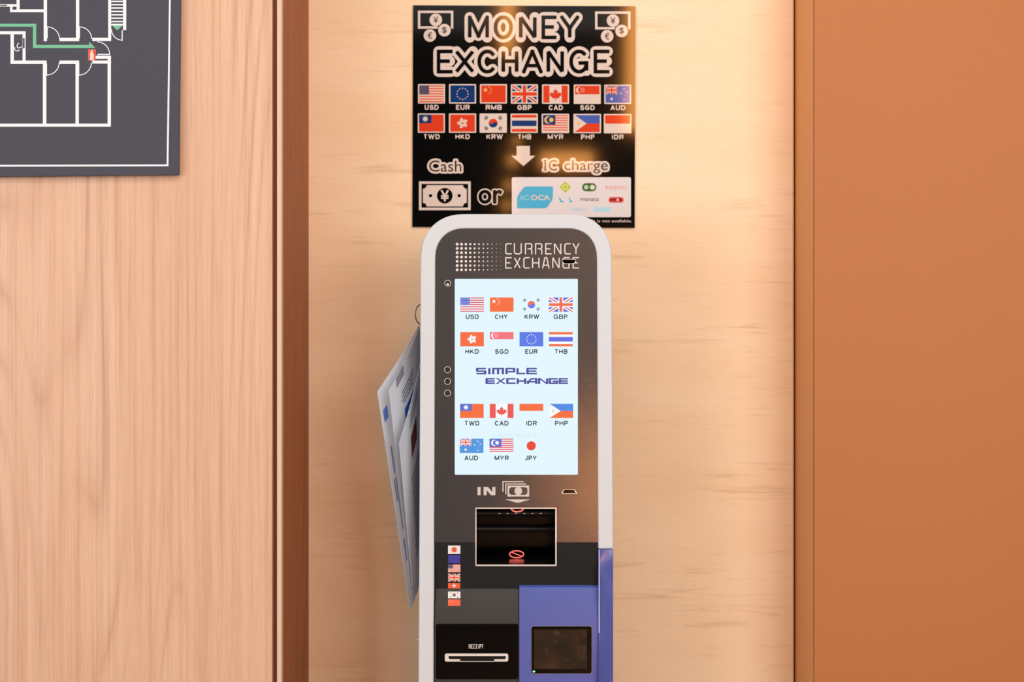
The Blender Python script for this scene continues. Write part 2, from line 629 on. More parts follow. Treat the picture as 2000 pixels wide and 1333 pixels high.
def mixc(nt, fac, a, b, mode='MIX'):
    n = N(nt, 'ShaderNodeMix', data_type='RGBA', blend_type=mode)
    if isinstance(fac, (int, float)):
        n.inputs[0].default_value = fac
    else:
        nt.links.new(fac, n.inputs[0])
    for s, v in ((n.inputs[6], a), (n.inputs[7], b)):
        if isinstance(v, tuple):
            s.default_value = v
        else:
            nt.links.new(v, s)
    return n.outputs[2]

def veneer(name, light, mid, dark, seed=0.0, rough=0.42):
    """vertical oak-like laminate: fine pores, streaks, nested cathedral arches"""
    m, nt, b = node_mat(name, rough, 0.35)
    big = scaled_coords(nt, 3.4, 3.4, 0.42)
    off = N(nt, 'ShaderNodeVectorMath', operation='ADD')
    off.inputs[1].default_value = (seed, seed * .7, seed * 1.3)
    nt.links.new(big, off.inputs[0])
    f = noise(nt, off.outputs[0], 1.0, 1.2, 0.45)
    fr = math_(nt, 'FRACT', math_(nt, 'MULTIPLY', f, 24.0))
    line = math_(nt, 'POWER', math_(nt, 'ABSOLUTE', math_(nt, 'SUBTRACT', math_(nt, 'MULTIPLY', fr, 2.0), 1.0)), 3.0)
    wide = noise(nt, scaled_coords(nt, 9, 9, .5), 1.0, 2.0)
    lw = math_(nt, 'MULTIPLY', line, ramp(nt, wide, [(0.40, (0, 0, 0, 1)), (0.66, (1, 1, 1, 1))]))
    streak = noise(nt, scaled_coords(nt, 120, 120, 1.6), 1.0, 4.0, 0.6)
    pores = noise(nt, scaled_coords(nt, 520, 520, 14), 1.0, 2.0, 0.6)
    base = ramp(nt, wide, [(0.25, rgb(mid)), (0.6, rgb(light))])
    c1 = mixc(nt, math_(nt, 'MULTIPLY', lw, 0.5), base, rgb(dark))
    c2 = mixc(nt, math_(nt, 'MULTIPLY', ramp(nt, streak, [(0.45, (0, 0, 0, 1)), (0.75, (1, 1, 1, 1))]), 0.40), c1, rgb(dark))
    c3 = mixc(nt, math_(nt, 'MULTIPLY', ramp(nt, pores, [(0.52, (0, 0, 0, 1)), (0.72, (1, 1, 1, 1))]), 0.20), c2, rgb(dark))
    nt.links.new(c3, b.inputs['Base Color'])
    return m

def plywood(name, light, mid, dark, rough=0.5):
    """pale board with horizontal flecked grain"""
    m, nt, b = node_mat(name, rough, 0.2)
    wide = noise(nt, scaled_coords(nt, 1.6, 1.6, 7.0), 1.0, 3.0, 0.55, 0.3)
    v = scaled_coords(nt, 5.0, 5.0, 60.0)
    fleck = noise(nt, v, 1.0, 4.0, 0.62, 0.6)
    fine = noise(nt, scaled_coords(nt, 30, 30, 420), 1.0, 2.0, 0.6)
    patch = noise(nt, scaled_coords(nt, 3.2, 3.2, 11), 1.0, 2.0)
    base = ramp(nt, wide, [(0.3, rgb(mid)), (0.62, rgb(light))])
    fl = math_(nt, 'MULTIPLY', ramp(nt, fleck, [(0.55, (0, 0, 0, 1)), (0.78, (1, 1, 1, 1))]), ramp(nt, patch, [(0.42, (0, 0, 0, 1)), (0.62, (1, 1, 1, 1))]))
    c1 = mixc(nt, math_(nt, 'MULTIPLY', fl, 0.62), base, rgb(dark))
    c2 = mixc(nt, math_(nt, 'MULTIPLY', ramp(nt, fine, [(0.5, (0, 0, 0, 1)), (0.75, (1, 1, 1, 1))]), 0.13), c1, rgb(dark))
    nt.links.new(c2, b.inputs['Base Color'])
    return m

def fabric_paint(name, col, rough=0.55, k=0.10):
    m, nt, b = node_mat(name, rough, 0.3)
    n1 = noise(nt, scaled_coords(nt, 260, 260, 260), 1.0, 2.0)
    n2 = noise(nt, scaled_coords(nt, 1.5, 1.5, 1.1), 1.0, 2.0)
    dk = tuple(c * 0.86 for c in col)
    c1 = mixc(nt, math_(nt, 'MULTIPLY', n1, 0.35), rgb(col), rgb(dk))
    c2 = mixc(nt, math_(nt, 'MULTIPLY', n2, k * 3), c1, rgb(dk))
    nt.links.new(c2, b.inputs['Base Color'])
    return m

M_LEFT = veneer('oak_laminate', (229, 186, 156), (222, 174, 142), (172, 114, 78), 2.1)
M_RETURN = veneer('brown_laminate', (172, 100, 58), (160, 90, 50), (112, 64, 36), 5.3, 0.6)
M_EDGE = mat('pale_edge_band', (226, 192, 166), 0.6, spec=0.2)
M_GROOVE = mat('groove_brown', (112, 60, 26), 0.7)
M_BACK = plywood('pale_plywood', (252, 220, 184), (247, 211, 172), (206, 156, 112))
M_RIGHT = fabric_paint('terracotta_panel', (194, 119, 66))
M_FLOOR = fabric_paint('floor_tile', (150, 128, 108), 0.4)
M_DARK = fabric_paint('dark_lobby', (30, 24, 20), 0.8)
M_BODY = mat('dark_housing', (52, 50, 52), 0.5)

# ------------------------------------------------------------------ setting
YL, YB, YR = 0.07, 0.45, 0.26           # fronts of the left panel, the recess and the right panel
TOP = 3.0
xg0, xg1, xe = X(531.5, YL), X(540.5, YL), X(550, YL)
mb = MB()
mb.box((-2.4, YL, 0), (xg0, YB + .1, TOP), M_LEFT)
struct(mb.build('wall_left', bevel=0.0015))
mb = MB()
mb.box((xg0, YL + .012, 0), (xg1, YB + .1, TOP), M_GROOVE)
struct(mb.build('trim_1'))
mb = MB()
mb.box((xg1, YL, 0), (xe, YL + .02, TOP), M_EDGE)
struct(mb.build('trim_2', bevel=0.002))
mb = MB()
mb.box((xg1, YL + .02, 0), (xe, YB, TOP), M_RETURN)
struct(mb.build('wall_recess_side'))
xb1 = X(1551.5, YB)
mb = MB()
mb.box((xe - .1, YB, 0), (xb1, YB + .02, TOP), M_BACK)
struct(mb.build('wall_back', bevel=0.006, seg=5))
xr0, xr1 = X(1555.5, YB), X(1590, YR)
mb = MB()
mb.face([(xb1 - .05, YB + .03, 0), (xr0 + .05, YB + .03, 0), (xr0 + .05, YB + .03, TOP), (xb1 - .05, YB + .03, TOP)], M_GROOVE)
struct(mb.build('trim_3'))
mb = MB()
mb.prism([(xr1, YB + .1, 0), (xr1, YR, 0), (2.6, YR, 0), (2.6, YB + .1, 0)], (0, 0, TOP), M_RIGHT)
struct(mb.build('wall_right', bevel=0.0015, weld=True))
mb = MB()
mb.prism([(xr0, YB + .1, 0), (xr0 + .0, YB, 0), (xr1 - .0008, YR + .002, 0), (xr1 - .0008, YB + .1, 0)], (0, 0, TOP), fabric_paint('terracotta_lit_tint', (238, 168, 108)))  # column's return face, lightened by colour in place of light
struct(mb.build('wall_right_return', weld=True))
mb = MB()
mb.box((-4.2, -7.2, -.05), (4.2, YB + .02, 0), M_FLOOR)
struct(mb.build('floor'))
mb = MB()
mb.box((-4.2, -7.2, 0), (4.2, -7.1, 3.6), M_DARK)  # unseen dark wall added to keep reflections in the gloss dark
struct(mb.build('wall_lobby_blocker'))

# ------------------------------------------------------------------ evacuation map board, left
M_MAP = mat('charcoal_print', (71, 70, 80), 0.55, spec=0.25)
MAPC = {'white': (240, 238, 242), 'green': (116, 190, 150), 'red': (226, 92, 70), 'dark': (71, 70, 80), 'pink': (250, 214, 204)}
def map_mat(c):
    return mat('map_ink_' + c, MAPC[c], 0.55, spec=0.25)
yb = YL - 0.016
pb = vplane(yb)
board = thing('evacuation_map_board', 'dark grey floor plan board with green escape route on the oak panel', 'sign', (X(200, yb), YL, Z(343, yb)))
mb = MB()
q = [pb.hit(-260, 347.5), pb.hit(349.3, 341.5), pb.hit(353, -80), pb.hit(-260, -80)]
mb.prism([p for p in q], (0, 0.008, 0), M_MAP)
mb.build('panel', board, weld=True, bevel=0.0006)
for sx, sy in ((300, 290), (-200, 290), (300, -30), (-200, -30)):
    mb = MB()
    c = vplane(YL).hit(sx, sy)
    mb.box((c.x - .015, yb + .008, c.z - .015), (c.x + .015, YL, c.z + .015), M_GROOVE)
    mb.build('standoff', board)
k = 1 / 3.7026
def mz(*a):
    return [v * k for v in a]
ink = Ink(pb, map_mat)
def R4(x0, y0, x1, y1, c='white', L=1):
    x0, y0, x1, y1 = mz(x0, y0, x1, y1)
    ink.rect(x0, y0, x1, y1, c, L)
ink.poly([(-250, 1190 * k + 1.5), (-250, 1203 * k + 1.5), (1218 * k, 1203 * k), (1218 * k, 1190 * k)], 'white')
ink.poly([(1205 * k, 1203 * k), (1218 * k, 1203 * k), (1238 * k, -70), (1226 * k, -70)], 'white')
ink.build('border_line', board)
ink = Ink(pb, map_mat)
for r_ in ((316, -200, 340, 298), (549, -200, 573, 298), (782, -200, 804, 297), (430, 273, 573, 298), (668, 273, 804, 297),
           (120, -200, 142, 88), (72, 68, 318, 88), (-200, 30, 120, 48), (72, 30, 90, 88), (-600, 226, 185, 248), (163, 226, 185, 460),
           (76, 248, 100, 462), (76, 438, 337, 462), (310, 440, 335, 900), (430, 438, 572, 462), (546, 438, 570, 900), (540, 600, 562, 900),
           (690, 403, 803, 425), (668, 438, 803, 460), (778, 403, 802, 915), (-600, 895, 796, 917), (890, -200, 913, 218)):
    if r_[0] == 540:
        continue
    R4(*r_)
for i in range(-9, 8):
    y = 175 - 24.3 * (7 - i)
    R4(805, y, 890, y + 10)
R4(805, 172, 890, 185)
R4(165, 275, 178, 350, 'dark', 2)
R4(90, 50, 118, 70, 'dark', 2)
R4(0, 35, 50, 43, 'dark', 2)
R4(705, 425, 778, 438, 'dark', 2)
ink.build('plan_walls', board)
def arc(cx, cy, r_, a0, a1):
    ink.ring(cx * k, cy * k, r_ * k, 6 * k, 'white', 1, a0, a1, n=16)
for ar, lf in [((cx, 282, 90, 0, 90), (cx - 5, 192, cx + 2, 276)) for cx in (343, 576)] + [((cx, 452, 94, 270, 360), (cx - 4, 458, cx + 3, 546)) for cx in (337, 570)] \
        + [((703, 392, 92, 0, 90), (705, 390, 796, 397)), ((885, 212, 82, 180, 270), (880, 218, 887, 296))]:
    ink = Ink(pb, map_mat)
    arc(*ar); R4(*lf)
    ink.build('plan_door', board)
ink = Ink(pb, map_mat)
R4(-600, 172, 262, 193, 'green'); R4(238, 172, 262, 348, 'green'); R4(238, 325, 660, 348, 'green')
ink.poly([(645 * k, 302 * k), (690 * k, 348 * k), (645 * k, 348 * k)], 'green')
ink.poly([(810 * k, 184 * k), (848 * k, 219 * k), (888 * k, 184 * k)], 'green', 2)
ink.build('escape_route', board, 'green escape route line')
ink = Ink(pb, map_mat)
R4(637, 357, 692, 438, 'red', 2)
ink.poly([(652 * k, 436 * k), (652 * k, 388 * k), (660 * k, 366 * k), (672 * k, 360 * k), (668 * k, 380 * k), (678 * k, 392 * k), (676 * k, 436 * k)], 'pink', 3)
ink.build('extinguisher_symbol', board, 'red fire extinguisher symbol')
ink = Ink(pb, map_mat)
ink.stroke([(p[0] * k, p[1] * k) for p in ((135, 312), (122, 330), (128, 348), (156, 340))], 6 * k, 'white', 2, round_=True)
ink.ring(124 * k, 350 * k, 22 * k, 6 * k, 'white', 2, 150, 340, n=12)
ink.build('wheelchair_symbol', board)

# ------------------------------------------------------------------ MONEY EXCHANGE sign on the back wall
YS = YB - 0.006
ps = vplane(YS)
SPEC = 1.0
SC = {'white': (226, 205, 192), 'black': (9, 10, 10), 'red': (222, 66, 36), 'blue': (74, 96, 176), 'navy': (22, 56, 112), 'yellow': (240, 190, 110),
      'card': (232, 220, 218), 'cyan': (84, 180, 216), 'cyanlt': (150, 212, 232), 'lime': (186, 196, 56), 'limelt': (216, 222, 130), 'green': (70, 96, 56), 'greenlt': (190, 210, 170),
      'pink': (240, 160, 152), 'brown': (120, 92, 88), 'rose': (222, 82, 76), 'roselt': (150, 40, 44), 'sky': (176, 208, 230), 'paleblue': (188, 224, 238),
      'usnav': (92, 84, 104), 'code': (224, 200, 186), 'ink': (60, 44, 40), 'salmon': (232, 104, 76)}
def sign_mat(c):
    return mat('sign_ink_' + c, SC[c], 0.06, spec=SPEC)
sign = thing('money_exchange_sign', 'square glossy black money exchange sign with flags on the pale back wall', 'sign', (X(1023, YS), YB, Z(444, YS)))
mb = MB()
q = [ps.hit(805.3, 443.3), ps.hit(1239.6, 445), ps.hit(1241, 12), ps.hit(807, 10.3)]
mb.prism(q, (0, YB - YS, 0), sign_mat('black'))
mb.build('board', sign, weld=True)
PAL = {'white': 'white', 'red': 'red', 'blue': 'blue', 'navy': 'navy', 'yellow': 'yellow', 'black': 'ink', 'USD': 'salmon', 'MYR': 'salmon'}

def put_title(letters, y0, y1):
    a = Ink(ps, sign_mat, mod=200)
    for ch, x0, x1 in letters:
        a.k = 0
        pen(a, ch, x0, y0, x1, y1, 7.0, 'white', 1, fat=20.4)
        a.k = 0
        pen(a, ch, x0, y0, x1, y1, 7.0, 'black', 6)
    a.build('title_lettering', sign)
put_title([('M', 914, 955), ('O', 964.5, 1001.5), ('N', 1013.5, 1048), ('E', 1057.6, 1087), ('Y', 1094, 1131.5)], 30.2, 76.6)
put_title([('E', 853, 884), ('X', 888, 927), ('C', 932.5, 971), ('H', 979.5, 1012.5), ('A', 1019.5, 1060), ('N', 1067.4, 1101.5), ('G', 1112, 1150), ('E', 1159.4, 1190.5)], 97, 143.6)

def money_icon(dx, dy):
    a = Ink(ps, sign_mat)
    a.frame(816.2 + dx, 20.9 + dy, 885.3 + dx, 56.1 + dy, 4.6, 'white', 1)
    for (x, y, s) in ((851.2, 38.8, '¥'), (868, 59, '$'), (839.7, 69.4, '€')):
        x += dx; y += dy
        if s != '¥':
            a.disc(x, y, 14.0, 'black', 2)
        a.disc(x, y, 12.3, 'white', 3)
        a.text(s, x - 4.6, y - 6.5, x + 4.6, y + 6.5, 'ink', 4, bold=0.01)
    a.build('money_symbol', sign)
money_icon(0, 0)
money_icon(346.1, 1.4)

row1 = [('USD', 816.4, 869.2, 829.3, 856.6, 0), ('EUR', 877, 929.8, 890.6, 917.5, 0), ('RMB', 937.4, 990.2, 948.7, 980, 0), ('GBP', 997.8, 1050.8, 1010.5, 1038, .3),
        ('CAD', 1058.7, 1111.5, 1071.8, 1099.4, .6), ('SGD', 1120.6, 1173.4, 1133, 1161.5, .8), ('AUD', 1180.2, 1232.7, 1192.5, 1221.5, 1)]
row2 = [('TWD', 816, 869, 827, 859, 0), ('HKD', 876.8, 930, 889.4, 917.5, 0), ('KRW', 936.7, 990, 950, 982, 0), ('THB', 997.3, 1050.4, 1011.2, 1037.6, .3),
        ('MYR', 1058, 1111.6, 1069.7, 1100.2, .6), ('PHP', 1120, 1174, 1134.7, 1161, .8), ('IDR', 1179.3, 1233.3, 1194.8, 1218, 1)]
for rowi, y0, y1, c0, c1 in ((row1, 164.5, 202.3, 205, 214.8), (row2, 221.7, 259.6, 262.2, 272)):
    for code, a, b, ta, tb, dy in rowi:
        ik = Ink(ps, sign_mat)
        ik.rrect(a, y0 + dy, b, y1 + dy, 1.5, 'white', 1)
        p = dict(PAL)
        if code == 'USD':
            p['navy'] = 'usnav'
        if code == 'EUR':
            p['yellow'] = 'code'
        flag(ik, code, a + 2.6, y0 + dy + 2.4, b - 2.6, y1 + dy - 2.4, p, 2)
        ik.build('flag', sign)
        ik = Ink(ps, sign_mat, mod=200)
        pen_word(ik, code, ta, c0 + dy * .6, tb, c1 + dy * .6, 2.1, 'code', 1)
        ik.build('currency_code', sign)
ik = Ink(ps, sign_mat)
ik.poly([(1009, 285.3), (1035, 285.3), (1035, 304.5), (1045.4, 304.5), (1022.4, 324.6), (998.8, 304.5), (1009, 304.5)], 'white')
ik.build('arrow', sign, 'white downward arrow')
ik = Ink(ps, sign_mat, mod=200)
ik.halo('Cash', 838, 313.5, 901, 335.5, 8.2, 'white', 1)
ik.text('Cash', 838, 313.5, 901, 335.5, 'ink', 6)
ik.build('lettering', sign)
ik = Ink(ps, sign_mat, mod=200)
def serif_I(x, y0, y1, m, wd, L, rnd):
    ik.stroke([(x, y0 + 1), (x, y1 - 1)], wd + 1.6, m, L, round_=rnd)
    for y in (y0 + .6, y1 - .6):
        ik.stroke([(x - 3.2, y), (x + 3.2, y)], wd, m, L, round_=rnd)
serif_I(1064.8, 312.6, 333.4, 'white', 8, 1, True)
for s, a, b, y0, y1 in (('C', 1072, 1088, 312.6, 333.4), ('charge', 1102.5, 1187, 312.6, 338.8)):
    ik.halo(s, a, y0, b, y1, 8.6, 'white', 1)
    ik.text(s, a, y0, b, y1, 'ink', 6)
serif_I(1064.8, 312.6, 333.4, 'ink', 1.3, 6, False)
ik.build('lettering', sign)
ik = Ink(ps, sign_mat)
ik.frame(818.2, 354.4, 919.3, 410.8, 5, 'white', 1)
body = []
for cx, cy, a0 in ((911.5, 361.8, 270), (826, 361.8, 0), (826, 403.6, 90), (911.5, 403.6, 180)):
    for j in range(7):
        a = math.radians(a0 - 90.0 * j / 6)
        body.append((cx + 7.2 * cos(a), cy - 7.2 * sin(a)))
ik.poly(body, 'white', 1)
ik.disc(868.7, 382.5, 15.3, 'black', 2)
ik.text('¥', 860.5, 371.5, 877, 393.5, 'white', 3, bold=0.02)
ik.disc(840.8, 382.5, 3.3, 'black', 2); ik.disc(896.8, 382.5, 3.3, 'black', 2)
ik.build('banknote_symbol', sign)
ik = Ink(ps, sign_mat, mod=200)
ik.halo('or', 935.5, 372, 980, 397.2, 7.6, 'white', 1, bold=.03)
ik.halo('or', 935.5, 372, 980, 397.2, 2.4, 'black', 6, bold=.03)
ik.build('lettering', sign)
# card logos
ik = Ink(ps, sign_mat)
ik.rrect(999.6, 346.3, 1232.3, 424.5, 3.5, 'card', 1)
ik.build('card_logo_panel', sign, 'pale grey panel of transit card logos')
ik = Ink(ps, sign_mat)
ik.poly([(1026.5, 364.4), (1078.5, 364.4), (1080.6, 366.5), (1079.6, 386), (1078, 392), (1068.5, 405.5), (1064, 407.3), (1011.5, 407.3), (1009.4, 405), (1009.8, 387), (1012, 381), (1022, 367)], 'cyan', 2)
ik.text('IC', 1017, 381.5, 1034, 391, 'cyanlt', 3, bold=.02)
ik.text('OCA', 1036.5, 381, 1074, 391.4, 'white', 3, bold=.035)
ik.build('card_logo', sign)
ik = Ink(ps, sign_mat)
ik.star(1104, 365.7, 11, 'lime', 2, n=4, q=.74); ik.disc(1104, 365.7, 6.2, 'limelt', 3); ik.disc(1104, 365.7, 3.2, 'lime', 4)
ik.build('card_logo', sign)
ik = Ink(ps, sign_mat)
ik.rrect(1137, 358, 1164.7, 374, 7.9, 'green', 2)
ik.disc(1145, 366, 4.4, 'greenlt', 3); ik.disc(1157, 366, 5.2, 'greenlt', 3); ik.star(1157, 366, 4, 'card', 4, n=4, q=.6)
ik.build('card_logo', sign)
ik = Ink(ps, sign_mat)
ik.text('PASMO', 1182.8, 362.9, 1224, 370.8, 'pink', 2, bold=.01, slant=.15)
ik.build('card_logo', sign)
ik = Ink(ps, sign_mat)
for x, s in ((1091, 1), (1110.5, .75)):
    ik.poly([(x, 385.6), (x + 4 * s, 387), (x + 5 * s, 392), (x + 10.5 * s, 393), (x + 9 * s, 396), (x + 3 * s, 395)], 'cyan', 2)
ik.build('card_logo', sign)
ik = Ink(ps, sign_mat)
ik.text('manaca', 1133.6, 387.4, 1169.6, 392.8, 'brown', 2, bold=.015)
ik.build('card_logo', sign)
ik = Ink(ps, sign_mat)
ik.rrect(1188.7, 385.2, 1218, 396.2, 5, 'rose', 2)
ik.rect(1192, 388.4, 1204, 392.6, 'roselt', 3); ik.disc(1212, 390.6, 3, 'roselt', 3, n=12); ik.disc(1206.5, 390.6, 2.2, 'card', 3, n=10)
ik.build('card_logo', sign)
ik = Ink(ps, sign_mat)
ik.text('SUGOCA', 1113.8, 406.8, 1146, 411.8, 'sky', 2, bold=.01)
ik.build('card_logo', sign)
ik = Ink(ps, sign_mat)
ik.rrect(1159, 404.8, 1193, 414.2, 1, 'paleblue', 2)
ik.text('nimoca', 1166, 410.2, 1183, 413, 'sky', 3)
ik.build('card_logo', sign)
ik = Ink(ps, sign_mat, mod=200)
ik.text('*PiTaPa is not available.', 1128, 428.6, 1234, 434.6, 'code', 1, bold=.012)
ik.build('lettering', sign)

# ------------------------------------------------------------------ the currency exchange kiosk
TH = math.radians(4.5)
pf = Plane((0, 0, 1.2), (0, -cos(TH), sin(TH)))          # front of the white frame
M_WHITE = mat('white_enamel', (208, 208, 211), 0.38, spec=0.4)
M_STEEL = mat('light_steel', (238, 230, 222), 0.3, metal=0.25)
M_BLACKG = mat('black_gloss', (3, 3, 4), 0.08, spec=0.25)
M_BLACK = mat('black_plastic', (8, 8, 9), 0.4, spec=0.3)
M_PURPLE = mat('purple_plastic', (71, 86, 163), 0.35, spec=0.5)
M_PURPLEG = mat('purple_gloss', (80, 88, 158), 0.2, spec=0.5)
M_LOWER = mat('charcoal_plastic', (18, 19, 21), 0.55, spec=0.3)
M_BROWN = mat('warm_charcoal_plastic', (46, 41, 38), 0.45, spec=0.4)

def sparkle_metal():
    m, nt, b = node_mat('grained_charcoal_front', 0.5, 0.4)
    b.inputs['Base Color'].default_value = rgb((43, 39, 40))
    b.inputs['Metallic'].default_value = 0.0
    b.inputs['Coat Weight'].default_value = 1.0
    b.inputs['Coat Roughness'].default_value = 0.1
    v = scaled_coords(nt, 1, 1, 1)
    n1 = noise(nt, v, 900.0, 1.0, 0.5)
    bp = N(nt, 'ShaderNodeBump')
    bp.inputs['Strength'].default_value = 0.13
    bp.inputs['Distance'].default_value = 0.0006
    nt.links.new(n1, bp.inputs['Height'])
    nt.links.new(bp.outputs[0], b.inputs['Normal'])
    nt.links.new(bp.outputs[0], b.inputs['Coat Normal'])
    return m
M_FRONT = sparkle_metal()

kiosk = thing('currency_exchange_kiosk', 'tall white framed currency exchange kiosk with lit screen in front of pale wall', 'kiosk', (0.0077, 0.05, 0))

# --- white frame: inverted U
def corner(cx, cy, rx, ry, a0, a1, n=12):
    e = 2.25                              # slightly squarer than a circle
    out = []
    for i in range(n + 1):
        a = math.radians(a0 + (a1 - a0) * i / n)
        c, s = cos(a), sin(a)
        out.append((cx + rx * math.copysign(abs(c) ** (2 / e), c), cy - ry * math.copysign(abs(s) ** (2 / e), s)))
    return out
xl_o, xr_o = X(821.0, pf.hit(821, 560).y), X(1195.3, pf.hit(1195, 560).y)
xl_i, xr_i = X(850.2, pf.hit(850, 560).y), X(1165.8, pf.hit(1165, 560).y)
def onpf(x, z, off=0.0):
    """point of the frame plane at world x, height z"""
    y = (z - 1.2) * tan(TH)
    return Vector((x, y, z)) + pf.n * off
def zpf(py):
    return pf.hit(1000, py).z
def arch(xa, xb, ytop, rx, ry, ybl, ybr):
    """loop bottom-left -> up -> over -> down right, world points in the frame plane"""
    zt = zpf(ytop)
    rxw, ryw = rx * .001005, ry * .001005
    pts = [(xa, ybl)]
    for cx, a0, a1 in ((xa + rxw, 180, 90), (xb - rxw, 90, 0)):
        for (x, yy) in corner(cx, 0, rxw, ryw, a0, a1):
            pts.append((x, zt - ryw - yy))
    pts.append((xb, ybr))
    return pts
ZARM = zpf(1073.3)
outer = arch(xl_o, xr_o, 418.2, 86, 88, 0.03, ZARM)
inner = arch(xl_i, xr_i, 447.0, 58, 60, 0.03, ZARM)
loop = outer + inner[::-1]
mb = MB()
mb.prism([onpf(x, z) for x, z in loop], (0, 0.034, 0), M_WHITE)
mb.build('front_frame', kiosk, 'white enamelled front frame', weld=True, bevel=0.0035, seg=4)

# --- dark housing behind the frame (narrower), down to the floor, and foot plate
mb = MB()
hs = arch(xl_o + .012, xr_o - .0015, 420.5, 84, 86, 0.03, 0.03)
hl = [onpf(x, z) + Vector((0, .03, 0)) for x, z in hs]
mb.prism(hl, (0, 0.13, 0), M_BODY, caps=False)
bk = [p + Vector((0, .13, 0)) for p in hl]
mb.mesh(bk, tessellate_polygon([bk]), M_BODY)
mb.build('housing', kiosk, 'dark grey rear housing', weld=True)
mb = MB()
mb.box((xl_o + .0, -.16, 0), (xr_o, 0.26, 0.03), M_LOWER)
mb.build('foot_plate', kiosk, bevel=0.004)

# --- charcoal front, with holes for the screen and the note slot
REC = -0.002
pa = Plane(pf.p0 + pf.n * REC, pf.n)
YC = pa.hit(1000, 1060).y                 # crease where the lower face starts
ZC = pa.hit(1000, 1060).z
pB = Plane((0, YC, ZC), (0, -1, -0.05))
panel = [Vector((x, 0, z)) for x, z in arch(xl_i - .001, xr_i + .001, 446, 58, 60, ZC, ZC)]
panel = [pa.p0 + Vector((p.x, (p.z - pa.p0.z) * tan(TH), p.z - pa.p0.z)) for p in panel]
S0, S1, S2, S3 = 929.5, 993.2, 1086.2, 1105.8      # note slot
notch = [pa.hit(S2, 1060), pa.hit(S2, S1), pa.hit(S0, S1), pa.hit(S0, 1060)]
scr = (888.2, 545.0, 1128.6, 928.0)
hole = [pa.hit(x, y) for x, y in rr(scr[0], scr[1], scr[2], scr[3], 2.2, 3)]
mb = MB()
mb.holed([panel + notch, hole], M_FRONT)
mb.build('front_panel', kiosk, 'grained charcoal front panel', weld=False)

# --- screen
SCRC = {'white': (246, 251, 255), 'bg': (226, 246, 254), 'red': (246, 112, 66), 'blue': (88, 146, 226), 'navy': (96, 112, 206), 'yellow': (226, 214, 170), 'black': (92, 108, 112),
        'usred': (218, 96, 110), 'sgred': (246, 116, 126), 'cared': (236, 92, 86), 'ukred': (240, 110, 80), 'text': (44, 62, 80), 'logo': (76, 78, 156), 'ghost': (204, 226, 230),
        'eur': (92, 122, 232), 'thai': (100, 110, 226), 'jp': (232, 74, 52), 'aud': (84, 152, 222), 'php': (78, 140, 226)}
def scr_mat(c):
    return mat('screen_' + c, (4, 4, 4), 0.35, spec=0.15, emit=SCRC[c], emit_k=1.0)
pscr = Plane(pa.p0 - pa.n * 0.0015, pa.n)
mb = MB()
lp = rr(scr[0] - .6, scr[1] - .6, scr[2] + .6, scr[3] + .6, 2.6, 3)
front = [pscr.hit(x, y) for x, y in lp]
mb.mesh(front, tessellate_polygon([front]), scr_mat('bg'))
mb.prism(front, (0, 0.006, 0), M_BLACK, caps=False)
screen = mb.build('screen', kiosk, 'lit pale blue touch screen')
mb = MB()
rim = rr(scr[0], scr[1], scr[2], scr[3], 2.2, 3)
for i in range(len(rim)):
    a, b = rim[i - 1], rim[i]
    mb.face([pa.hit(*a), pa.hit(*b), pscr.hit(*b), pscr.hit(*a)], M_BLACK)
mb.build('bezel', screen)
SP = {'white': 'white', 'red': 'red', 'blue': 'blue', 'navy': 'navy', 'yellow': 'yellow', 'black': 'black', 'USD': 'usred', 'SGD': 'sgred', 'CAD': 'cared', 'GBP': 'ukred', 'MYR': 'usred', 'JPY': 'jp',
      'EURB': 'eur', 'EURS': 'white', 'THBB': 'thai', 'AUDB': 'aud', 'PHPB': 'php', 'MYRY': 'white', 'CNS': 'white', 'KRB': 'eur', 'KRR': 'ukred', 'fine': 1}
rows = [(581.4, 609.4, 614.5, 623.7, [('USD', 899, 945.2, 909.6, 935), ('CHY', 956.8, 1003, 966.8, 991.2), ('KRW', 1014.7, 1061, 1024.4, 1053.2), ('GBP', 1072.2, 1118.6, 1081.3, 1108.3)]),
        (649.2, 676.9, 682.6, 691.5, [('HKD', 898.9, 945.1, 908.7, 935.2), ('SGD', 956.7, 1003, 966.8, 993.2), ('EUR', 1014.7, 1061, 1025.7, 1050), ('THB', 1072.2, 1118.7, 1083.3, 1108.2)]),
        (789.3, 817, 822.5, 831.8, [('TWD', 898.5, 944.7, 907.3, 936.2), ('CAD', 956.5, 1003, 966.4, 993.1), ('IDR', 1014.6, 1061.1, 1027.7, 1048.5), ('PHP', 1073.5, 1119.4, 1083.9, 1109.2)]),
        (857.4, 885.3, 890.6, 899.7, [('AUD', 897.8, 944.2, 907.3, 933.8), ('MYR', 956, 1002.7, 966, 993.7), ('JPY', 1014.5, 1060.7, 1025.3, 1048)])]
for y0, y1, c0, c1, items in rows:
    for code, a, b, ta, tb in items:
        ik = Ink(pscr, scr_mat)
        p = dict(SP)
        p['UKB'] = 'thai'
        flag(ik, code, a, y0, b, y1, p, 2, white=False)
        ik.build('flag', screen)
        ik = Ink(pscr, scr_mat, mod=200)
        pen_word(ik, code, ta, c0, tb, c1, 1.75, 'text', 2)
        ik.build('currency_code', screen)
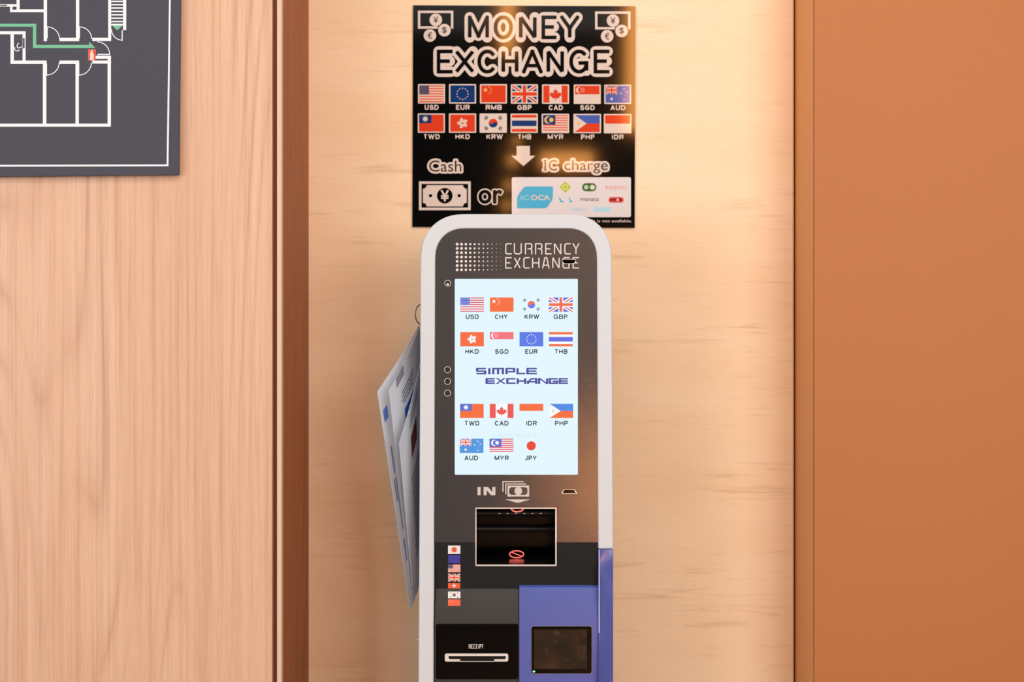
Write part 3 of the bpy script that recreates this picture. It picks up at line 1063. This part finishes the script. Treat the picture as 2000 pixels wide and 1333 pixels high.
# wide logo lettering
W_ = {'S': [[(1, 1), (0, 1), (0, .5), (1, .5), (1, 0), (0, 0)]], 'I': [[(.5, 0), (.5, 1)]], 'M': [[(0, 0), (0, 1), (1, 1), (1, 0)], [(.5, 0), (.5, 1)]],
      'P': [[(0, 0), (0, 1), (1, 1), (1, .38), (0, .38)]], 'L': [[(0, 1), (0, 0), (1, 0)]], 'E': [[(1, 1), (0, 1), (0, 0), (1, 0)], [(0, .5), (.95, .5)]],
      'X': [[(0, 0), (1, 1)], [(0, 1), (1, 0)]], 'C': [[(1, 1), (0, 1), (0, 0), (1, 0)]], 'H': [[(0, 0), (0, 1)], [(1, 0), (1, 1)], [(0, .5), (1, .5)]],
      'A': [[(0, 0), (0, .45), (.5, 1), (1, 1), (1, 0)], [(0, .32), (1, .32)]], 'N': [[(0, 0), (0, 1), (1, 0), (1, 1)]], 'G': [[(1, 1), (0, 1), (0, 0), (1, 0), (1, .45), (.55, .45)]]}
ik = Ink(pscr, scr_mat)
def wide(word, spans, y0, y1):
    for ch, (a, b) in zip(word, spans):
        # thick verticals, thinner horizontals
        for path in W_[ch]:
            for i in range(len(path) - 1):
                (u0, v0), (u1, v1) = path[i], path[i + 1]
                tv, th_ = 4.5, 2.9
                hx, hy = tv / 2, th_ / 2
                p0 = (a + hx + u0 * (b - a - tv), y1 - hy - v0 * (y1 - y0 - th_))
                p1 = (a + hx + u1 * (b - a - tv), y1 - hy - v1 * (y1 - y0 - th_))
                if abs(p0[1] - p1[1]) < .1:
                    xa, xb = min(p0[0], p1[0]), max(p0[0], p1[0])
                    ik.rect(xa - hx + (.8 if xa < a + 3 else 0), p0[1] - hy, xb + hx - (.8 if xb > b - 3 and ch in 'SPG' else 0), p0[1] + hy, 'logo', 2)
                elif abs(p0[0] - p1[0]) < .1:
                    ya, yb_ = min(p0[1], p1[1]), max(p0[1], p1[1])
                    ik.rect(p0[0] - hx, ya - hy + .6, p0[0] + hx, yb_ + hy - .2, 'logo', 2)
                else:
                    s = 1 if p1[0] > p0[0] else -1
                    ik.poly([(p0[0] - hx, p0[1] + hy * (1 if p0[1] > p1[1] else -1)), (p0[0] + hx, p0[1] + hy * (1 if p0[1] > p1[1] else -1)),
                             (p1[0] + hx, p1[1] + hy * (1 if p1[1] > p0[1] else -1)), (p1[0] - hx, p1[1] + hy * (1 if p1[1] > p0[1] else -1))], 'logo', 2)
wide('SIMPLE', [(929.6, 949.8), (953.5, 958), (961.2, 984.4), (987, 1006.4), (1008.6, 1026), (1028, 1048.6)], 719, 731.6)
wide('EXCHANGE', [(948.2, 966.6), (967.8, 988), (988.6, 1007), (1009, 1028), (1029, 1049.6), (1050.6, 1071), (1071.8, 1090), (1091, 1109.4)], 738.9, 750.4)
ik.build('logo_lettering', screen, 'violet wide logo lettering')
ik = Ink(pscr, scr_mat)
try:
    ik.text('いらっしゃいませ', 962.5, 845.8, 1049.5, 855.4, 'ghost', 1)
    ik.build('greeting_lettering', screen, 'faint greeting lettering')
except Exception:
    pass

# --- white prints and fittings on the charcoal front
PC = {'white': (226, 212, 206), 'dim': (206, 194, 188)}
def print_mat(c):
    return mat('print_' + c, PC[c], 0.5, spec=0.2)
ik = Ink(pa, print_mat)
for i in range(11):
    for j in range(7):
        r_ = (2.75, 2.65, 2.45, 2.2, 1.95, 1.7, 1.45, 1.25, 1.0, .75, .45)[i]
        ik.disc(892.9 + 8.52 * i, 477.2 + 8.36 * j, r_, 'white', 1, n=14)
ik.build('dot_pattern', kiosk, 'fading dot pattern')
c_ = .14
LT = {'C': [[(1, 1), (.25, 1), (0, .88), (0, .12), (.25, 0), (1, 0)]], 'U': [[(0, 1), (0, .12), (.25, 0), (.75, 0), (1, .12), (1, 1)]],
      'R': [[(0, 0), (0, 1), (.8, 1), (1, .9), (1, .62), (.8, .5), (.42, .5)], [(.8, .5), (1, .36), (1, 0)]], 'E': [[(1, 1), (0, 1), (0, 0), (1, 0)], [(0, .5), (.85, .5)]],
      'N': [[(0, 0), (0, 1)], [(.03, 1), (.97, 0)], [(1, 0), (1, 1)]], 'Y': [[(0, 1), (.5, .5), (1, 1)], [(.5, .5), (.5, 0)]], 'X': [[(0, 0), (1, 1)], [(0, 1), (1, 0)]],
      'H': [[(0, 0), (0, 1)], [(1, 0), (1, 1)], [(0, .5), (1, .5)]], 'A': [[(0, 0), (.35, 1), (.65, 1), (1, 0)], [(.12, .27), (.88, .27)]],
      'G': [[(1, 1), (.25, 1), (0, .88), (0, .12), (.25, 0), (1, 0), (1, .45), (.6, .45)]], 'I': [[(.5, 0), (.5, 1)]], 'P': [[(0, 0), (0, 1), (.8, 1), (1, .88), (1, .55), (.8, .42), (0, .42)]],
      'T': [[(.5, 0), (.5, 1)], [(0, 1), (1, 1)]]}
def cz(a, b):
    return (960 + a * .09, 960 + b * .09)
ik = Ink(pa, print_mat)
ik.strokes([LT[c] for c in 'CURRENCY'], [cz(*p) for p in ((297, 438), (485, 655), (725, 885), (945, 1102), (1165, 1305), (1355, 1515), (1580, 1718), (1760, 1905))], 475.3, 497.3, 2.1, 'white')
ik.strokes([LT[c] for c in 'EXCHANGE'], [cz(*p) for p in ((297, 438), (485, 632), (690, 825), (880, 1040), (1098, 1258), (1318, 1478), (1540, 1692), (1760, 1898))], 502.7, 524.8, 2.1, 'white')
ik.build('lettering', kiosk, 'white currency exchange lettering')
ik = Ink(pa, print_mat)
ik.rect(932.7, 951.7, 938.7, 968, 'dim')
for q in ([(944.5, 951.7), (950.5, 951.7), (950.5, 968), (944.5, 968)], [(961.5, 951.7), (967.5, 951.7), (967.5, 968), (961.5, 968)], [(945, 951.7), (953, 951.7), (967, 968), (959, 968)]):
    ik.poly(q, 'dim')
ik.build('lettering', kiosk, 'grey word in above the slot')
ik = Ink(pa, print_mat)
ik.rect(981.3, 940.4, 1022.6, 942.6, 'dim'); ik.rect(981.3, 942.6, 983.5, 961, 'dim')
ik.rect(986.8, 944.9, 1028, 947.1, 'dim'); ik.rect(986.8, 947.1, 989, 966, 'dim')
ik.frame(991.3, 949, 1033.4, 970.4, 3.2, 'dim')
ik.disc(1012.3, 959.7, 7.4, 'dim', 1, ry=8.0)
for sx in (-1, 1):
    for sy in (-1, 1):
        ik.disc(1012.3 + sx * 18, 959.7 + sy * 8.0, 3.2, 'dim', 1, n=12)
ik.poly([(986.2, 976.2), (1011.6, 983), (1035.6, 976.2)], 'dim')
ik.build('banknote_symbol', kiosk)

def lamp_hole(px, py, chrome):
    c = pa.hit(px, py)
    u = Vector((1, 0, 0)); v = pa.n.cross(u)
    mb = MB()
    r0, r1, n = .0053, .0066, 24
    mb.tube([c + pa.n * .0002 + u * (.0059 * cos(2 * PI * k / n)) + v * (.0059 * sin(2 * PI * k / n)) for k in range(n)], .0006, M_STEEL, 6, True)
    o = mb.build('indicator_hole', kiosk, smooth=True)
    mb = MB()
    mb.face([c + pa.n * .00015 + u * (.0056 * cos(2 * PI * k / n)) + v * (.0056 * sin(2 * PI * k / n)) for k in range(n)], M_BLACK)
    r_ = .0024 if chrome else .0022
    cc = c + pa.n * .0004 + v * (.0022 if chrome else .001) * -1 if chrome else c + pa.n * .0003 + u * .0012
    vv = [cc + u * (r_ * cos(2 * PI * k / 14)) + v * (r_ * sin(2 * PI * k / 14)) for k in range(14)]
    tip = cc + pa.n * .0012
    mb.mesh(vv + [tip], [(k, (k + 1) % 14, 14) for k in range(14)], M_STEEL if chrome else mat('lens_grey', (60, 60, 62), 0.2))
    mb.build('lens', o)
lamp_hole(874.5, 553.6, True)
for y in (722.6, 745.5, 768.3):
    lamp_hole(874.2, y, False)
def sensor(pts, inner_pts, label):
    mb = MB()
    mb.holed([[pa.hit(x, y, .0003) for x, y in pts], [pa.hit(x, y, .0003) for x, y in inner_pts]], M_STEEL)
    f = [pa.hit(x, y, .00025) for x, y in inner_pts]
    mb.mesh(f, tessellate_polygon([f]), M_BLACKG)
    mb.build('sensor_slot', kiosk, label)
sensor([(1096.8, 509.3), (1098.6, 506.6), (1123.4, 506.6), (1125.4, 509.3), (1121.8, 514.6), (1119.4, 515.8), (1102.8, 515.8), (1100.4, 514.6)],
       [(1097.6, 509.3), (1099, 507.2), (1123, 507.2), (1124.6, 509.3), (1121.2, 514), (1119.2, 515.0), (1103, 515.0), (1101, 514)], 'small black sensor slot over the lettering')
sensor([(1096.4, 963.6), (1101.5, 956.6), (1122, 956.6), (1127, 963.6), (1126, 965), (1097.4, 965)],
       [(1098.6, 963.2), (1102.6, 957.3), (1121, 957.3), (1124.8, 963.2), (1124, 964.0), (1099.4, 964.0)], 'small black sensor slot beside the banknote symbol')

# --- lower front: dark band, sloped brown step, receipt printer face
def prof_z(py, y):
    return Z(py, y)
yB2 = pB.hit(1000, 1150).y
zB2 = pB.hit(1000, 1150).z
xl2, xr2 = xl_i - .001, xr_i + .001
mb = MB()
bandL = [Vector((xl2, YC, ZC)), pB.hit(S0, 1060), pB.hit(S0, S3), pB.hit(S2, S3), pB.hit(S2, 1060), Vector((xr2, YC, ZC)), Vector((xr2, yB2, zB2)), Vector((xl2, yB2, zB2))]
mb.holed([bandL], M_LOWER)
mb.build('lower_panel', kiosk, 'black band around the note slot')
yC2 = yB2 - 0.022
zC2 = Z(1218, yC2)
xm = X(1014.5, yB2 - .02)
xa_, xb_ = xl2 + .0025, xm
mb = MB()
prof = [(yB2, zB2), (yC2, zC2), (yC2 - .012, 0.03), (0.03, 0.03), (0.03, zB2)]
mb.prism([(xa_, y, z) for y, z in prof], (xb_ - xa_, 0, 0), M_BROWN)
mb.build('printer_housing', kiosk, 'warm charcoal stepped housing', weld=True, bevel=0.0012)
# printer
pD = Plane((0, yC2 - .0006, zC2), (0, -1, .018))
mb = MB()
lp = [pD.hit(x, y, .001) for x, y in rr(851.2, 1219.4, 1012, 1327.5, 4)]
mb.prism(lp, (0, .0035, 0), M_BLACKG)
printer = mb.build('receipt_printer', kiosk, 'glossy black receipt printer face', weld=True)
ik = Ink(pD, print_mat, .0012)
ik.strokes([LT[c] for c in 'RECEIPT'], [(915.6, 919.4), (920.6, 923.8), (925, 928.2), (929.6, 932.8), (933.8, 936), (936.6, 940), (940.4, 944.2)], 1259.2, 1267.6, 0.95, 'white')
ik.build('lettering', printer)
mb = MB()
pE = Plane(pD.p0 + pD.n * .0012, pD.n)
def bar(x0, y0, x1, y1, d=.003):
    f = [pE.hit(x0, y1), pE.hit(x1, y1), pE.hit(x1, y0), pE.hit(x0, y0)]
    mb.prism([p + pE.n * d for p in f], (0, d, 0), M_STEEL)
lo_ = [(868.8, 1293), (868.8, 1280), (871, 1277.7), (990.4, 1277.7), (992.7, 1280), (992.7, 1290.8), (990.6, 1293), (965.3, 1293), (965.3, 1288.8), (985.6, 1288.8), (987.8, 1286.6), (987.8, 1282.4), (876, 1282.4), (876, 1286.6), (878.4, 1288.8), (898.7, 1288.8), (898.7, 1293), (870.8, 1293)]
lo_ = lo_[1:] + [(868.8, 1291)]
f = [pE.hit(x, y, .003) for x, y in lo_]
mb.prism(f, (0, .003, 0), M_STEEL)
bar(898.7, 1292.2, 965.3, 1293.0, .002)
mb.build('slot_bezel', printer, 'light metal paper slot bezel', weld=True)
mb = MB()
bar_m = M_BLACK
f = [pE.hit(x, y, .0006) for x, y in ((878, 1284.5), (986, 1284.5), (986, 1291.5), (878, 1291.5))]
mb.prism(f[::-1], (0, .0006, 0), M_BLACK)
mb.build('paper_exit', printer)

# --- purple card reader block
yP2 = yC2 - .006
zP0 = pB.hit(1000, 1143.5).z
yP0 = pB.hit(1000, 1143.5).y
zP2 = Z(1221, yP2)
xp0, xp1 = X(1014, yP2 + .02), X(1170, yP2 + .02)
mb = MB()
prof = [(yP0, zP0), (yP0 - .006, zP0 - .004), (yP2, zP2), (yP2 - .012, 0.03), (0.03, 0.03), (0.03, zP0)]
mb.prism([(xp0, y, z) for y, z in prof], (xp1 - xp0, 0, 0), M_PURPLE)
reader = mb.build('card_reader', kiosk, 'violet card reader block', weld=True, bevel=0.0012)
pQ = Plane((0, yP2, zP2), (0, -1, .019))
mb = MB()
lp = [pQ.hit(x, y, .0012) for x, y in rr(1037.2, 1223.4, 1156.4, 1317.4, 4.4)]
mb.prism(lp, (0, .003, 0), mat('grey_rim', (150, 146, 158), .3))
mb.build('display_rim', reader, weld=True)
mb = MB()
lp = [pQ.hit(x, y, .0018) for x, y in rr(1038, 1224.2, 1155.6, 1316.4, 4)]
mb.prism(lp, (0, .003, 0), M_BLACKG)
mb.build('display_bezel', reader, 'black display bezel', weld=True)
m, nt, b = node_mat('display_smudges_and_reflections', 0.22, 0.5)
nz = noise(nt, scaled_coords(nt, 1, 1, 1), 26.0, 3.0, 0.55)
nz2 = noise(nt, scaled_coords(nt, 1, 1, 1), 70.0, 2.0, 0.5)
c1 = ramp(nt, nz, [(0.32, rgb((22, 22, 19))), (0.5, rgb((42, 29, 19))), (0.68, rgb((62, 42, 28)))])  # blurred brown reflections painted into the colour along with smudges
c2 = mixc(nt, ramp(nt, nz2, [(0.58, (0, 0, 0, 1)), (0.8, (.5, .5, .5, 1))]), c1, rgb((80, 64, 50)))
nt.links.new(c2, b.inputs['Base Color'])
ik = Ink(pQ, lambda c: m, .0019)
ik.rect(1042.7, 1230.4, 1146.3, 1307.6, 'x')
ik.build('display', reader, 'dark brown display with smudges and painted reflections')
ik = Ink(pQ, lambda c: mat('green_led', (20, 60, 40), .4, emit=(170, 255, 205), emit_k=1.2), .002)
ik.disc(1042.8, 1312.6, 2.6, 'x', 1, n=14, ry=1.9)
ik.build('led', reader, 'small green power light')

# --- glossy violet side cover, lower right
def sec(py, dl, dm, dr, xmid, xlpx=1169.6, xrpx=1197.6):
    z = zpf(py)
    y = (z - 1.2) * tan(TH)
    return [Vector((X(xlpx, y - dl), y - dl, z)), Vector((X(xmid, y - dm), y - dm, z)), Vector((X(xrpx, y - dr), y - dr, z)), Vector((X(xrpx, y - dr) - .001, y + .034, z)), Vector((X(xlpx, y - dl), y + .034, z))]
rows_ = [sec(1073.5, .000, .001, .0, 1184), sec(1092, .001, .003, .0, 1186), sec(1110, .005, .001, .0, 1184), sec(1130, .007, .0, -.002, 1182), sec(1165, .009, .001, -.004, 1184),
         sec(1206, .012, .004, -.002, 1187), sec(1234, .016, .012, .0, 1185), sec(1290, .020, .012, .002, 1181), sec(1333, .022, .010, .004, 1179)]
low = [Vector((p.x, p.y - .04, 0.03)) for p in rows_[-1]]
rows_.append(low)
mb = MB()
for a, b in zip(rows_[:-1], rows_[1:]):
    for i in range(5):
        j = (i + 1) % 5
        mb.face([a[i], a[j], b[j], b[i]], M_PURPLEG)
mb.face(rows_[0], M_PURPLEG); mb.face(rows_[-1][::-1], M_PURPLEG)
cover = mb.build('side_cover', kiosk, 'glossy violet side cover', weld=True, bevel=0.0014)
mb = MB()
mb.tube([p[0] + Vector((.0006, -.0004, 0)) for p in rows_[:7]], .0013, mat('lip_highlight', (150, 158, 216), .18, spec=.8), 10)  # added lip, coloured pale to draw the highlight on the cover edge
mb.build('lip', cover, 'thin lip added as a pale highlight along the inner edge', smooth=True)

# --- note slot: steel rim, dark cavity with rollers, tray and red no-entry light
mb = MB()
def rim_bar(pts):
    mb.prism(pts, (0, .004, 0), M_STEEL)
t = 2.3
OA, OB = .0016, .0016
def front_pt(x, y):
    return pa.hit(x, y, OA) if y <= 1060 else pB.hit(x, y, OB)
rim_bar([front_pt(S0 - 1, S1 + t - .8), front_pt(S2 + 1, S1 + t - .8), front_pt(S2 + 1, S1 - 1), front_pt(S0 - 1, S1 - 1)])
rim_bar([front_pt(S0 - 1, S3 + 1), front_pt(S2 + 1, S3 + 1), front_pt(S2 + 1, S3 - 2), front_pt(S0 - 1, S3 - 2)])
for xa, xb in ((S0 - 1, S0 + 1), (S2 - 1.6, S2 + 1)):
    rim_bar([front_pt(xa, 1060), front_pt(xb, 1060), front_pt(xb, S1), front_pt(xa, S1)])
    rim_bar([front_pt(xa, S3), front_pt(xb, S3), front_pt(xb, 1060.01), front_pt(xa, 1060.01)])
slot = mb.build('note_slot', kiosk, 'steel rimmed note slot')
mb = MB()
M_CAV = mat('cavity_black', (6, 6, 7), 0.16, spec=0.6)
x0, x1 = pa.hit(S0, 1000).x, pa.hit(S2, 1000).x
zt, zb_ = pa.hit(1000, S1).z, pB.hit(1000, S3).z
yf = YC + .002
dp = .135
mb.face([(x0, yf - .004, zb_), (x1, yf - .004, zb_), (x1, yf + .085, zb_), (x0, yf + .085, zb_)], M_CAV)            # glossy floor lip
mb.face([(x0, yf + .085, zb_), (x1, yf + .085, zb_), (x1, yf + .132, zb_ + .0171), (x0, yf + .132, zb_ + .0171)], M_CAV)  # ramp
mb.face([(x0, yf + dp, zb_), (x1, yf + dp, zb_), (x1, yf + dp, zt), (x0, yf + dp, zt)], M_CAV)
mb.face([(x0, yf, zt), (x1, yf, zt), (x1, yf + dp, zt), (x0, yf + dp, zt)], M_CAV)
mb.face([(x0, yf, zb_), (x0, yf + dp, zb_), (x0, yf + dp, zt), (x0, yf, zt)], M_CAV)
mb.face([(x1, yf, zb_), (x1, yf + dp, zb_), (x1, yf + dp, zt), (x1, yf, zt)], M_CAV)
mb.build('cavity', slot, 'dark glossy note cavity')
M_ROLL = mat('roller_grey', (26, 26, 28), 0.35)
for zz, r_ in ((zb_ + .056, .006), (zb_ + .088, .007)):
    mb = MB()
    mb.tube([(x0, yf + .12, zz), (x1, yf + .12, zz)], r_, M_ROLL, 14)
    mb.build('roller', slot, smooth=True)
M_RED = mat('red_light', (60, 4, 4), .4, emit=(255, 112, 100), emit_k=1.5)
# ring lying on the ramp
rp0 = Vector(((x0 + x1) / 2 + .0015, yf + .1025, zb_ + .00637 + .0008))
ru = Vector((1, 0, 0)); rv = Vector((0, .047, .0171)).normalized()
rc = pB.hit(1009.6, 1084.6)
mb = MB()
n = 36
pts = [rp0 + ru * (.0142 * cos(2 * PI * k / n)) + rv * (.0142 * sin(2 * PI * k / n)) for k in range(n)]
mb.tube(pts, .0010, M_RED, 8, True)
mb.tube([rp0 + ru * (.0142 * cos(a)) + rv * (.0142 * sin(a)) for a in (math.radians(140), math.radians(-40))], .0008, M_RED, 8)
mb.build('no_entry_light', slot, 'glowing red no entry light')
mb = MB()
c0 = Vector((rp0.x + .001, yf + .02, zt - .004))
for k in range(1):
    mb.tube([c0 + Vector((.0115 * cos(PI + PI * j / 16), 0, .0065 * sin(PI + PI * j / 16) + .0015)) for j in range(17)], .0013, M_RED, 8)
mb.build('entry_light', slot, 'red light arc under the top rim')
mb = MB()
for k in range(6):
    xk = x0 + (x1 - x0) * (.29 + .105 * k)
    mb.box((xk - .0022, yf + .045, zt - .0162), (xk + .0022, yf + .047, zt - .0148), M_STEEL)  # metal dots added to draw the glints inside the slot
mb.build('glint_dot', slot, 'row of small metal dots drawn as glints')

# --- column of flag stickers
STC = {'white': (232, 226, 222), 'red': (232, 96, 62), 'blue': (60, 58, 146), 'navy': (62, 60, 150), 'yellow': (236, 200, 150), 'black': (120, 112, 116), 'usnav': (96, 90, 120), 'ukb': (44, 42, 56), 'eus': (120, 116, 190), 'krr': (150, 110, 120), 'krb': (110, 100, 120), 'cn': (236, 150, 110)}
def stick_mat(c):
    return mat('sticker_' + c, STC[c], 0.4, spec=0.3)
pC = Plane((0, yB2, zB2), (0, zC2 - zB2, yB2 - yC2))
if pC.n.y > 0:
    pC = Plane((0, yB2, zB2), -pC.n)
ST = {'white': 'white', 'red': 'red', 'blue': 'blue', 'navy': 'navy', 'yellow': 'yellow', 'black': 'black', 'EURS': 'eus', 'UKB': 'ukb', 'KRR': 'krr', 'KRB': 'krb', 'CNS': 'cn'}
for code, y0, y1, pl in (('JPY', 1066.2, 1082.6, pB), ('EUR', 1084.8, 1101, pB), ('USD', 1103, 1118.6, pB), ('GBP', 1121, 1136.8, pB), ('CHF', 1139.3, 1149.9, pB), ('KRW', 1156.2, 1169.3, pC), ('RMB', 1171.6, 1184.2, pC)):
    ik = Ink(pl, stick_mat, .0002)
    p = dict(ST)
    if code == 'USD':
        p['navy'] = 'usnav'
    if code == 'CHF':
        ik2 = ik
        flag(ik, code, 875, y0, 899, 1150.1, p, 1)
    else:
        flag(ik, code, 875, y0, 899.2, y1, p, 1)
    ik.build('flag_sticker', kiosk)

# --- hook on the side of the housing carrying the ring
hx = xl_o + .012
RC = Vector((X(822.5, .11), .11, Z(614.5, .11)))
mb = MB()
mb.tube([(hx + .003, .11, RC.z + .022), (hx - .006, .11, RC.z + .022), (hx - .0085, .11, RC.z + .0195), (hx - .006, .11, RC.z + .0175)], .0016, M_STEEL, 8)
mb.build('side_hook', kiosk, smooth=True)
mb = MB()
zz = Z(1253, .05)
mb.prism([(hx + .002, .05, zz - .006), (X(812.5, .05), .05, zz + .003), (X(813.5, .05), .05, zz + .005), (hx + .002, .05, zz + .003)], (0, .012, 0), mat('cream_tab', (236, 214, 196), .5))
mb.build('side_tab', kiosk, 'small cream tab')

# ------------------------------------------------------------------ binder ring and hanging leaflets
mb = MB()
n = 40
rdir = Vector((.62, .78, 0)).normalized()
mb.tube([RC + rdir * (.0175 * cos(2 * PI * k / n)) + Vector((0, 0, .0200 * sin(2 * PI * k / n))) for k in range(n)], .0011, mat('ring_steel', (120, 100, 86), .3, metal=.8), 8, True)
ring = mb.build('binder_ring', smooth=True)
tag(ring, 'small metal ring on the left side of the kiosk holding leaflets', 'ring')

M_PAPER = mat('leaflet_paper', (236, 240, 246), 0.45, spec=0.3)
_nt = M_PAPER.node_tree
_tr = N(_nt, 'ShaderNodeBsdfTranslucent')
_tr.inputs[0].default_value = rgb((214, 224, 240))
_mx = N(_nt, 'ShaderNodeMixShader')
_mx.inputs[0].default_value = 0.4
_nt.links.new(_nt.nodes['Principled BSDF'].outputs[0], _mx.inputs[1])
_nt.links.new(_tr.outputs[0], _mx.inputs[2])
_nt.links.new(_mx.outputs[0], _nt.nodes['Material Output'].inputs[0])
LC = {'blue': (34, 70, 140), 'deep': (22, 92, 160), 'text': (128, 138, 172), 'grey': (132, 136, 150), 'dark': (104, 110, 122), 'maroon': (110, 66, 66), 'mark': (92, 120, 196)}
def leaf_mat(c):
    return mat('leaflet_ink_' + c, LC[c], 0.45, spec=0.3)

def leaflet(A, B, C, D, bow, prints, label, cut=0.0):
    """thin bent sheet: A top corner on the ring, B outer corner, C lower tip, D hidden corner"""
    A, B, C, D = Vector(A), Vector(B), Vector(C), Vector(D)
    nrm = (B - A).cross(D - A).normalized()
    if nrm.y > 0:
        nrm = -nrm
    def S(u, v, off=0.0):
        p = A * (1 - u) * (1 - v) + B * u * (1 - v) + C * u * v + D * (1 - u) * v
        return p + nrm * (bow * sin(PI * u) * (.4 + .6 * v) + off)
    nu, nv = 10, 16
    th = .0007
    mb = MB()
    vv, fs = [], []
    for side in (0, th):
        for i in range(nu + 1):
            for j in range(nv + 1):
                vv.append(S(i / nu, j / nv, -side))
    def id_(s, i, j):
        return s * (nu + 1) * (nv + 1) + i * (nv + 1) + j
    for i in range(nu):
        for j in range(nv):
            fs.append((id_(0, i, j), id_(0, i + 1, j), id_(0, i + 1, j + 1), id_(0, i, j + 1)))
            fs.append((id_(1, i, j), id_(1, i, j + 1), id_(1, i + 1, j + 1), id_(1, i + 1, j)))
    for i in range(nu):
        for j in (0, nv):
            fs.append((id_(0, i, j), id_(0, i + 1, j), id_(1, i + 1, j), id_(1, i, j)))
    for j in range(nv):
        for i in (0, nu):
            fs.append((id_(0, i, j), id_(0, i, j + 1), id_(1, i, j + 1), id_(1, i, j)))
    mb.mesh(vv, fs, M_PAPER)
    sheet = mb.build('leaflet', smooth=True)
    tag(sheet, label, 'leaflet', 'leaflets on the ring')
    byc = {}
    for i_, (u0, v0, u1, v1, c) in enumerate(prints):
        m_ = byc.setdefault(('print_lines', int(v0 * 3) if v0 < .36 else 9) if c == 'dark' else ('printed_band', i_), MB())
        k_ = max(2, int(abs(u1 - u0) * 12), int(abs(v1 - v0) * 16))
        for i in range(k_):
            for j in range(k_):
                f = lambda a, b: S(u0 + (u1 - u0) * a / k_, v0 + (v1 - v0) * b / k_, .0004)
                m_.face([f(i, j), f(i + 1, j), f(i + 1, j + 1), f(i, j + 1)], leaf_mat(c))
    for c, m_ in byc.items():
        m_.build(c[0], sheet)
    return sheet

def at(px, py, y):
    return vplane(y).hit(px, py)
random.seed(4)
def textlines(u0, u1, v0, v1, n, c):
    out = []
    for k in range(n):
        a = v0 + (v1 - v0) * k / n
        out.append((u1 - random.uniform(0, .06), a, u0 + random.uniform(0, .05), a + (v1 - v0) / n * .45, c))
    return out
A0 = RC + Vector((-.004, .02, -.0175))
# white rear sheet, reaching furthest out
leaflet(at(819, 634, .125), at(737, 766, .066), at(801, 1193, .095), at(826, 1090, .155), .010,
        [(.86, .10, .95, .155, 'mark'), (.87, .28, .905, .40, 'text'), (.90, .42, .93, .52, 'text'), (.86, .42, .885, .66, 'text'), (.86, .70, .90, .80, 'text')],
        'white leaflet reaching furthest out left of the kiosk, hung from the ring')
leaflet(at(820, 636, .113), at(760, 764, .034), at(804, 1166, .072), at(829, 1080, .142), .010,
        [(.60, .0, .82, .045, 'grey')] + textlines(.30, .72, .10, .17, 4, 'dark') + [(.2, .19, .66, .29, 'deep')],
        'middle leaflet of the hanging bundle, with a blue band near its top edge')
leaflet(at(822, 706, .084), at(780, 866, .000), at(806, 1146, .036), at(820, 1070, .080), .006,
        textlines(.2, .62, .05, .12, 3, 'dark') + [(.30, .17, .6, .30, 'maroon')] + textlines(.15, .7, .40, .9, 18, 'dark'),
        'innermost leaflet beside the kiosk, lined with dark slanted print')

# ------------------------------------------------------------------ lobby lamps behind the viewer, mirrored in the gloss
def glow(name, col, k_):
    return mat(name, (200, 160, 110), .6, emit=col, emit_k=k_)
def mirror_x(px, y):
    return (px - 1000) / FPX * ((YS - CAM.y) + (YS - y))
def mirror_z(py, y):
    return CAM.z - (py - 666.5) / FPX * ((YS - CAM.y) + (YS - y))
M_GLOW = glow('amber_shade', (255, 168, 84), 11)
M_WOODPOST = mat('lamp_wood', (120, 80, 48), .5)
def wall_lantern(x0, x1, z0, z1, y, label, shade=None):
    t_ = thing('wall_lamp', label, 'lamp', ((x0 + x1) / 2, y, z0), 'amber lobby lamps')
    mb = MB()
    mb.box((x0, y - .04, z0), (x1, y, z1), shade or M_GLOW)
    mb.build('lamp_shade', t_, bevel=.006)
    mb = MB()
    mb.box((x0 - .01, y - .12, z0 - .03), (x1 + .01, y - .041, z1 + .03), M_WOODPOST)
    mb.build('back_plate', t_)
    return t_
yl = -7.0
def globe(px, py, rad, y, label):
    r_ = rad / FPX * ((YS - CAM.y) + (YS - y))
    c = Vector((mirror_x(px, y), y, mirror_z(py, y)))
    t_ = thing('wall_globe', label, 'lamp', (c.x, y - r_, c.z), 'round amber lobby lamps')
    bm = bmesh.new()
    bmesh.ops.create_uvsphere(bm, u_segments=20, v_segments=12, radius=r_, matrix=Matrix.Translation(c))
    mb = MB()
    mb.mesh([v.co for v in bm.verts], [[v.index for v in f.verts] for f in bm.faces], M_GLOW)
    bm.free()
    mb.build('lamp_shade', t_, smooth=True)
    mb = MB()
    mb.tube([(c.x, y - r_ * .9, c.z), (c.x, -7.1, c.z)], r_ * .45, M_WOODPOST, 16)
    mb.build('wall_mount', t_, smooth=True)
globe(1009, 276, 8, yl, 'round amber lamp mirrored just above the white arrow')
globe(1002, 313, 11, yl, 'large round amber lamp mirrored at the left tip of the white arrow')
globe(994, 362, 9, yl, 'round amber lamp mirrored above the word or')
globe(990, 402, 9, yl, 'round amber lamp mirrored below right of the word or')
wall_lantern(mirror_x(1224, yl), mirror_x(1262, yl), mirror_z(255, yl), mirror_z(-60, yl), yl, 'tall amber lamp mirrored along the right edge of the black sign')
wall_lantern(mirror_x(978, yl), mirror_x(1006, yl), mirror_z(100, yl), mirror_z(-10, yl), yl, 'amber lamp mirrored behind the top word of the black sign')
wall_lantern(mirror_x(1056, yl), mirror_x(1158, yl), mirror_z(326, yl), mirror_z(298, yl), yl, 'wide amber lamp mirrored behind the words IC charge')
wall_lantern(.50, 1.15, .98, 1.74, yl, 'big square amber lamp shimmering on the kiosk front right of the screen', glow('bright_amber_shade', (255, 160, 90), 22))
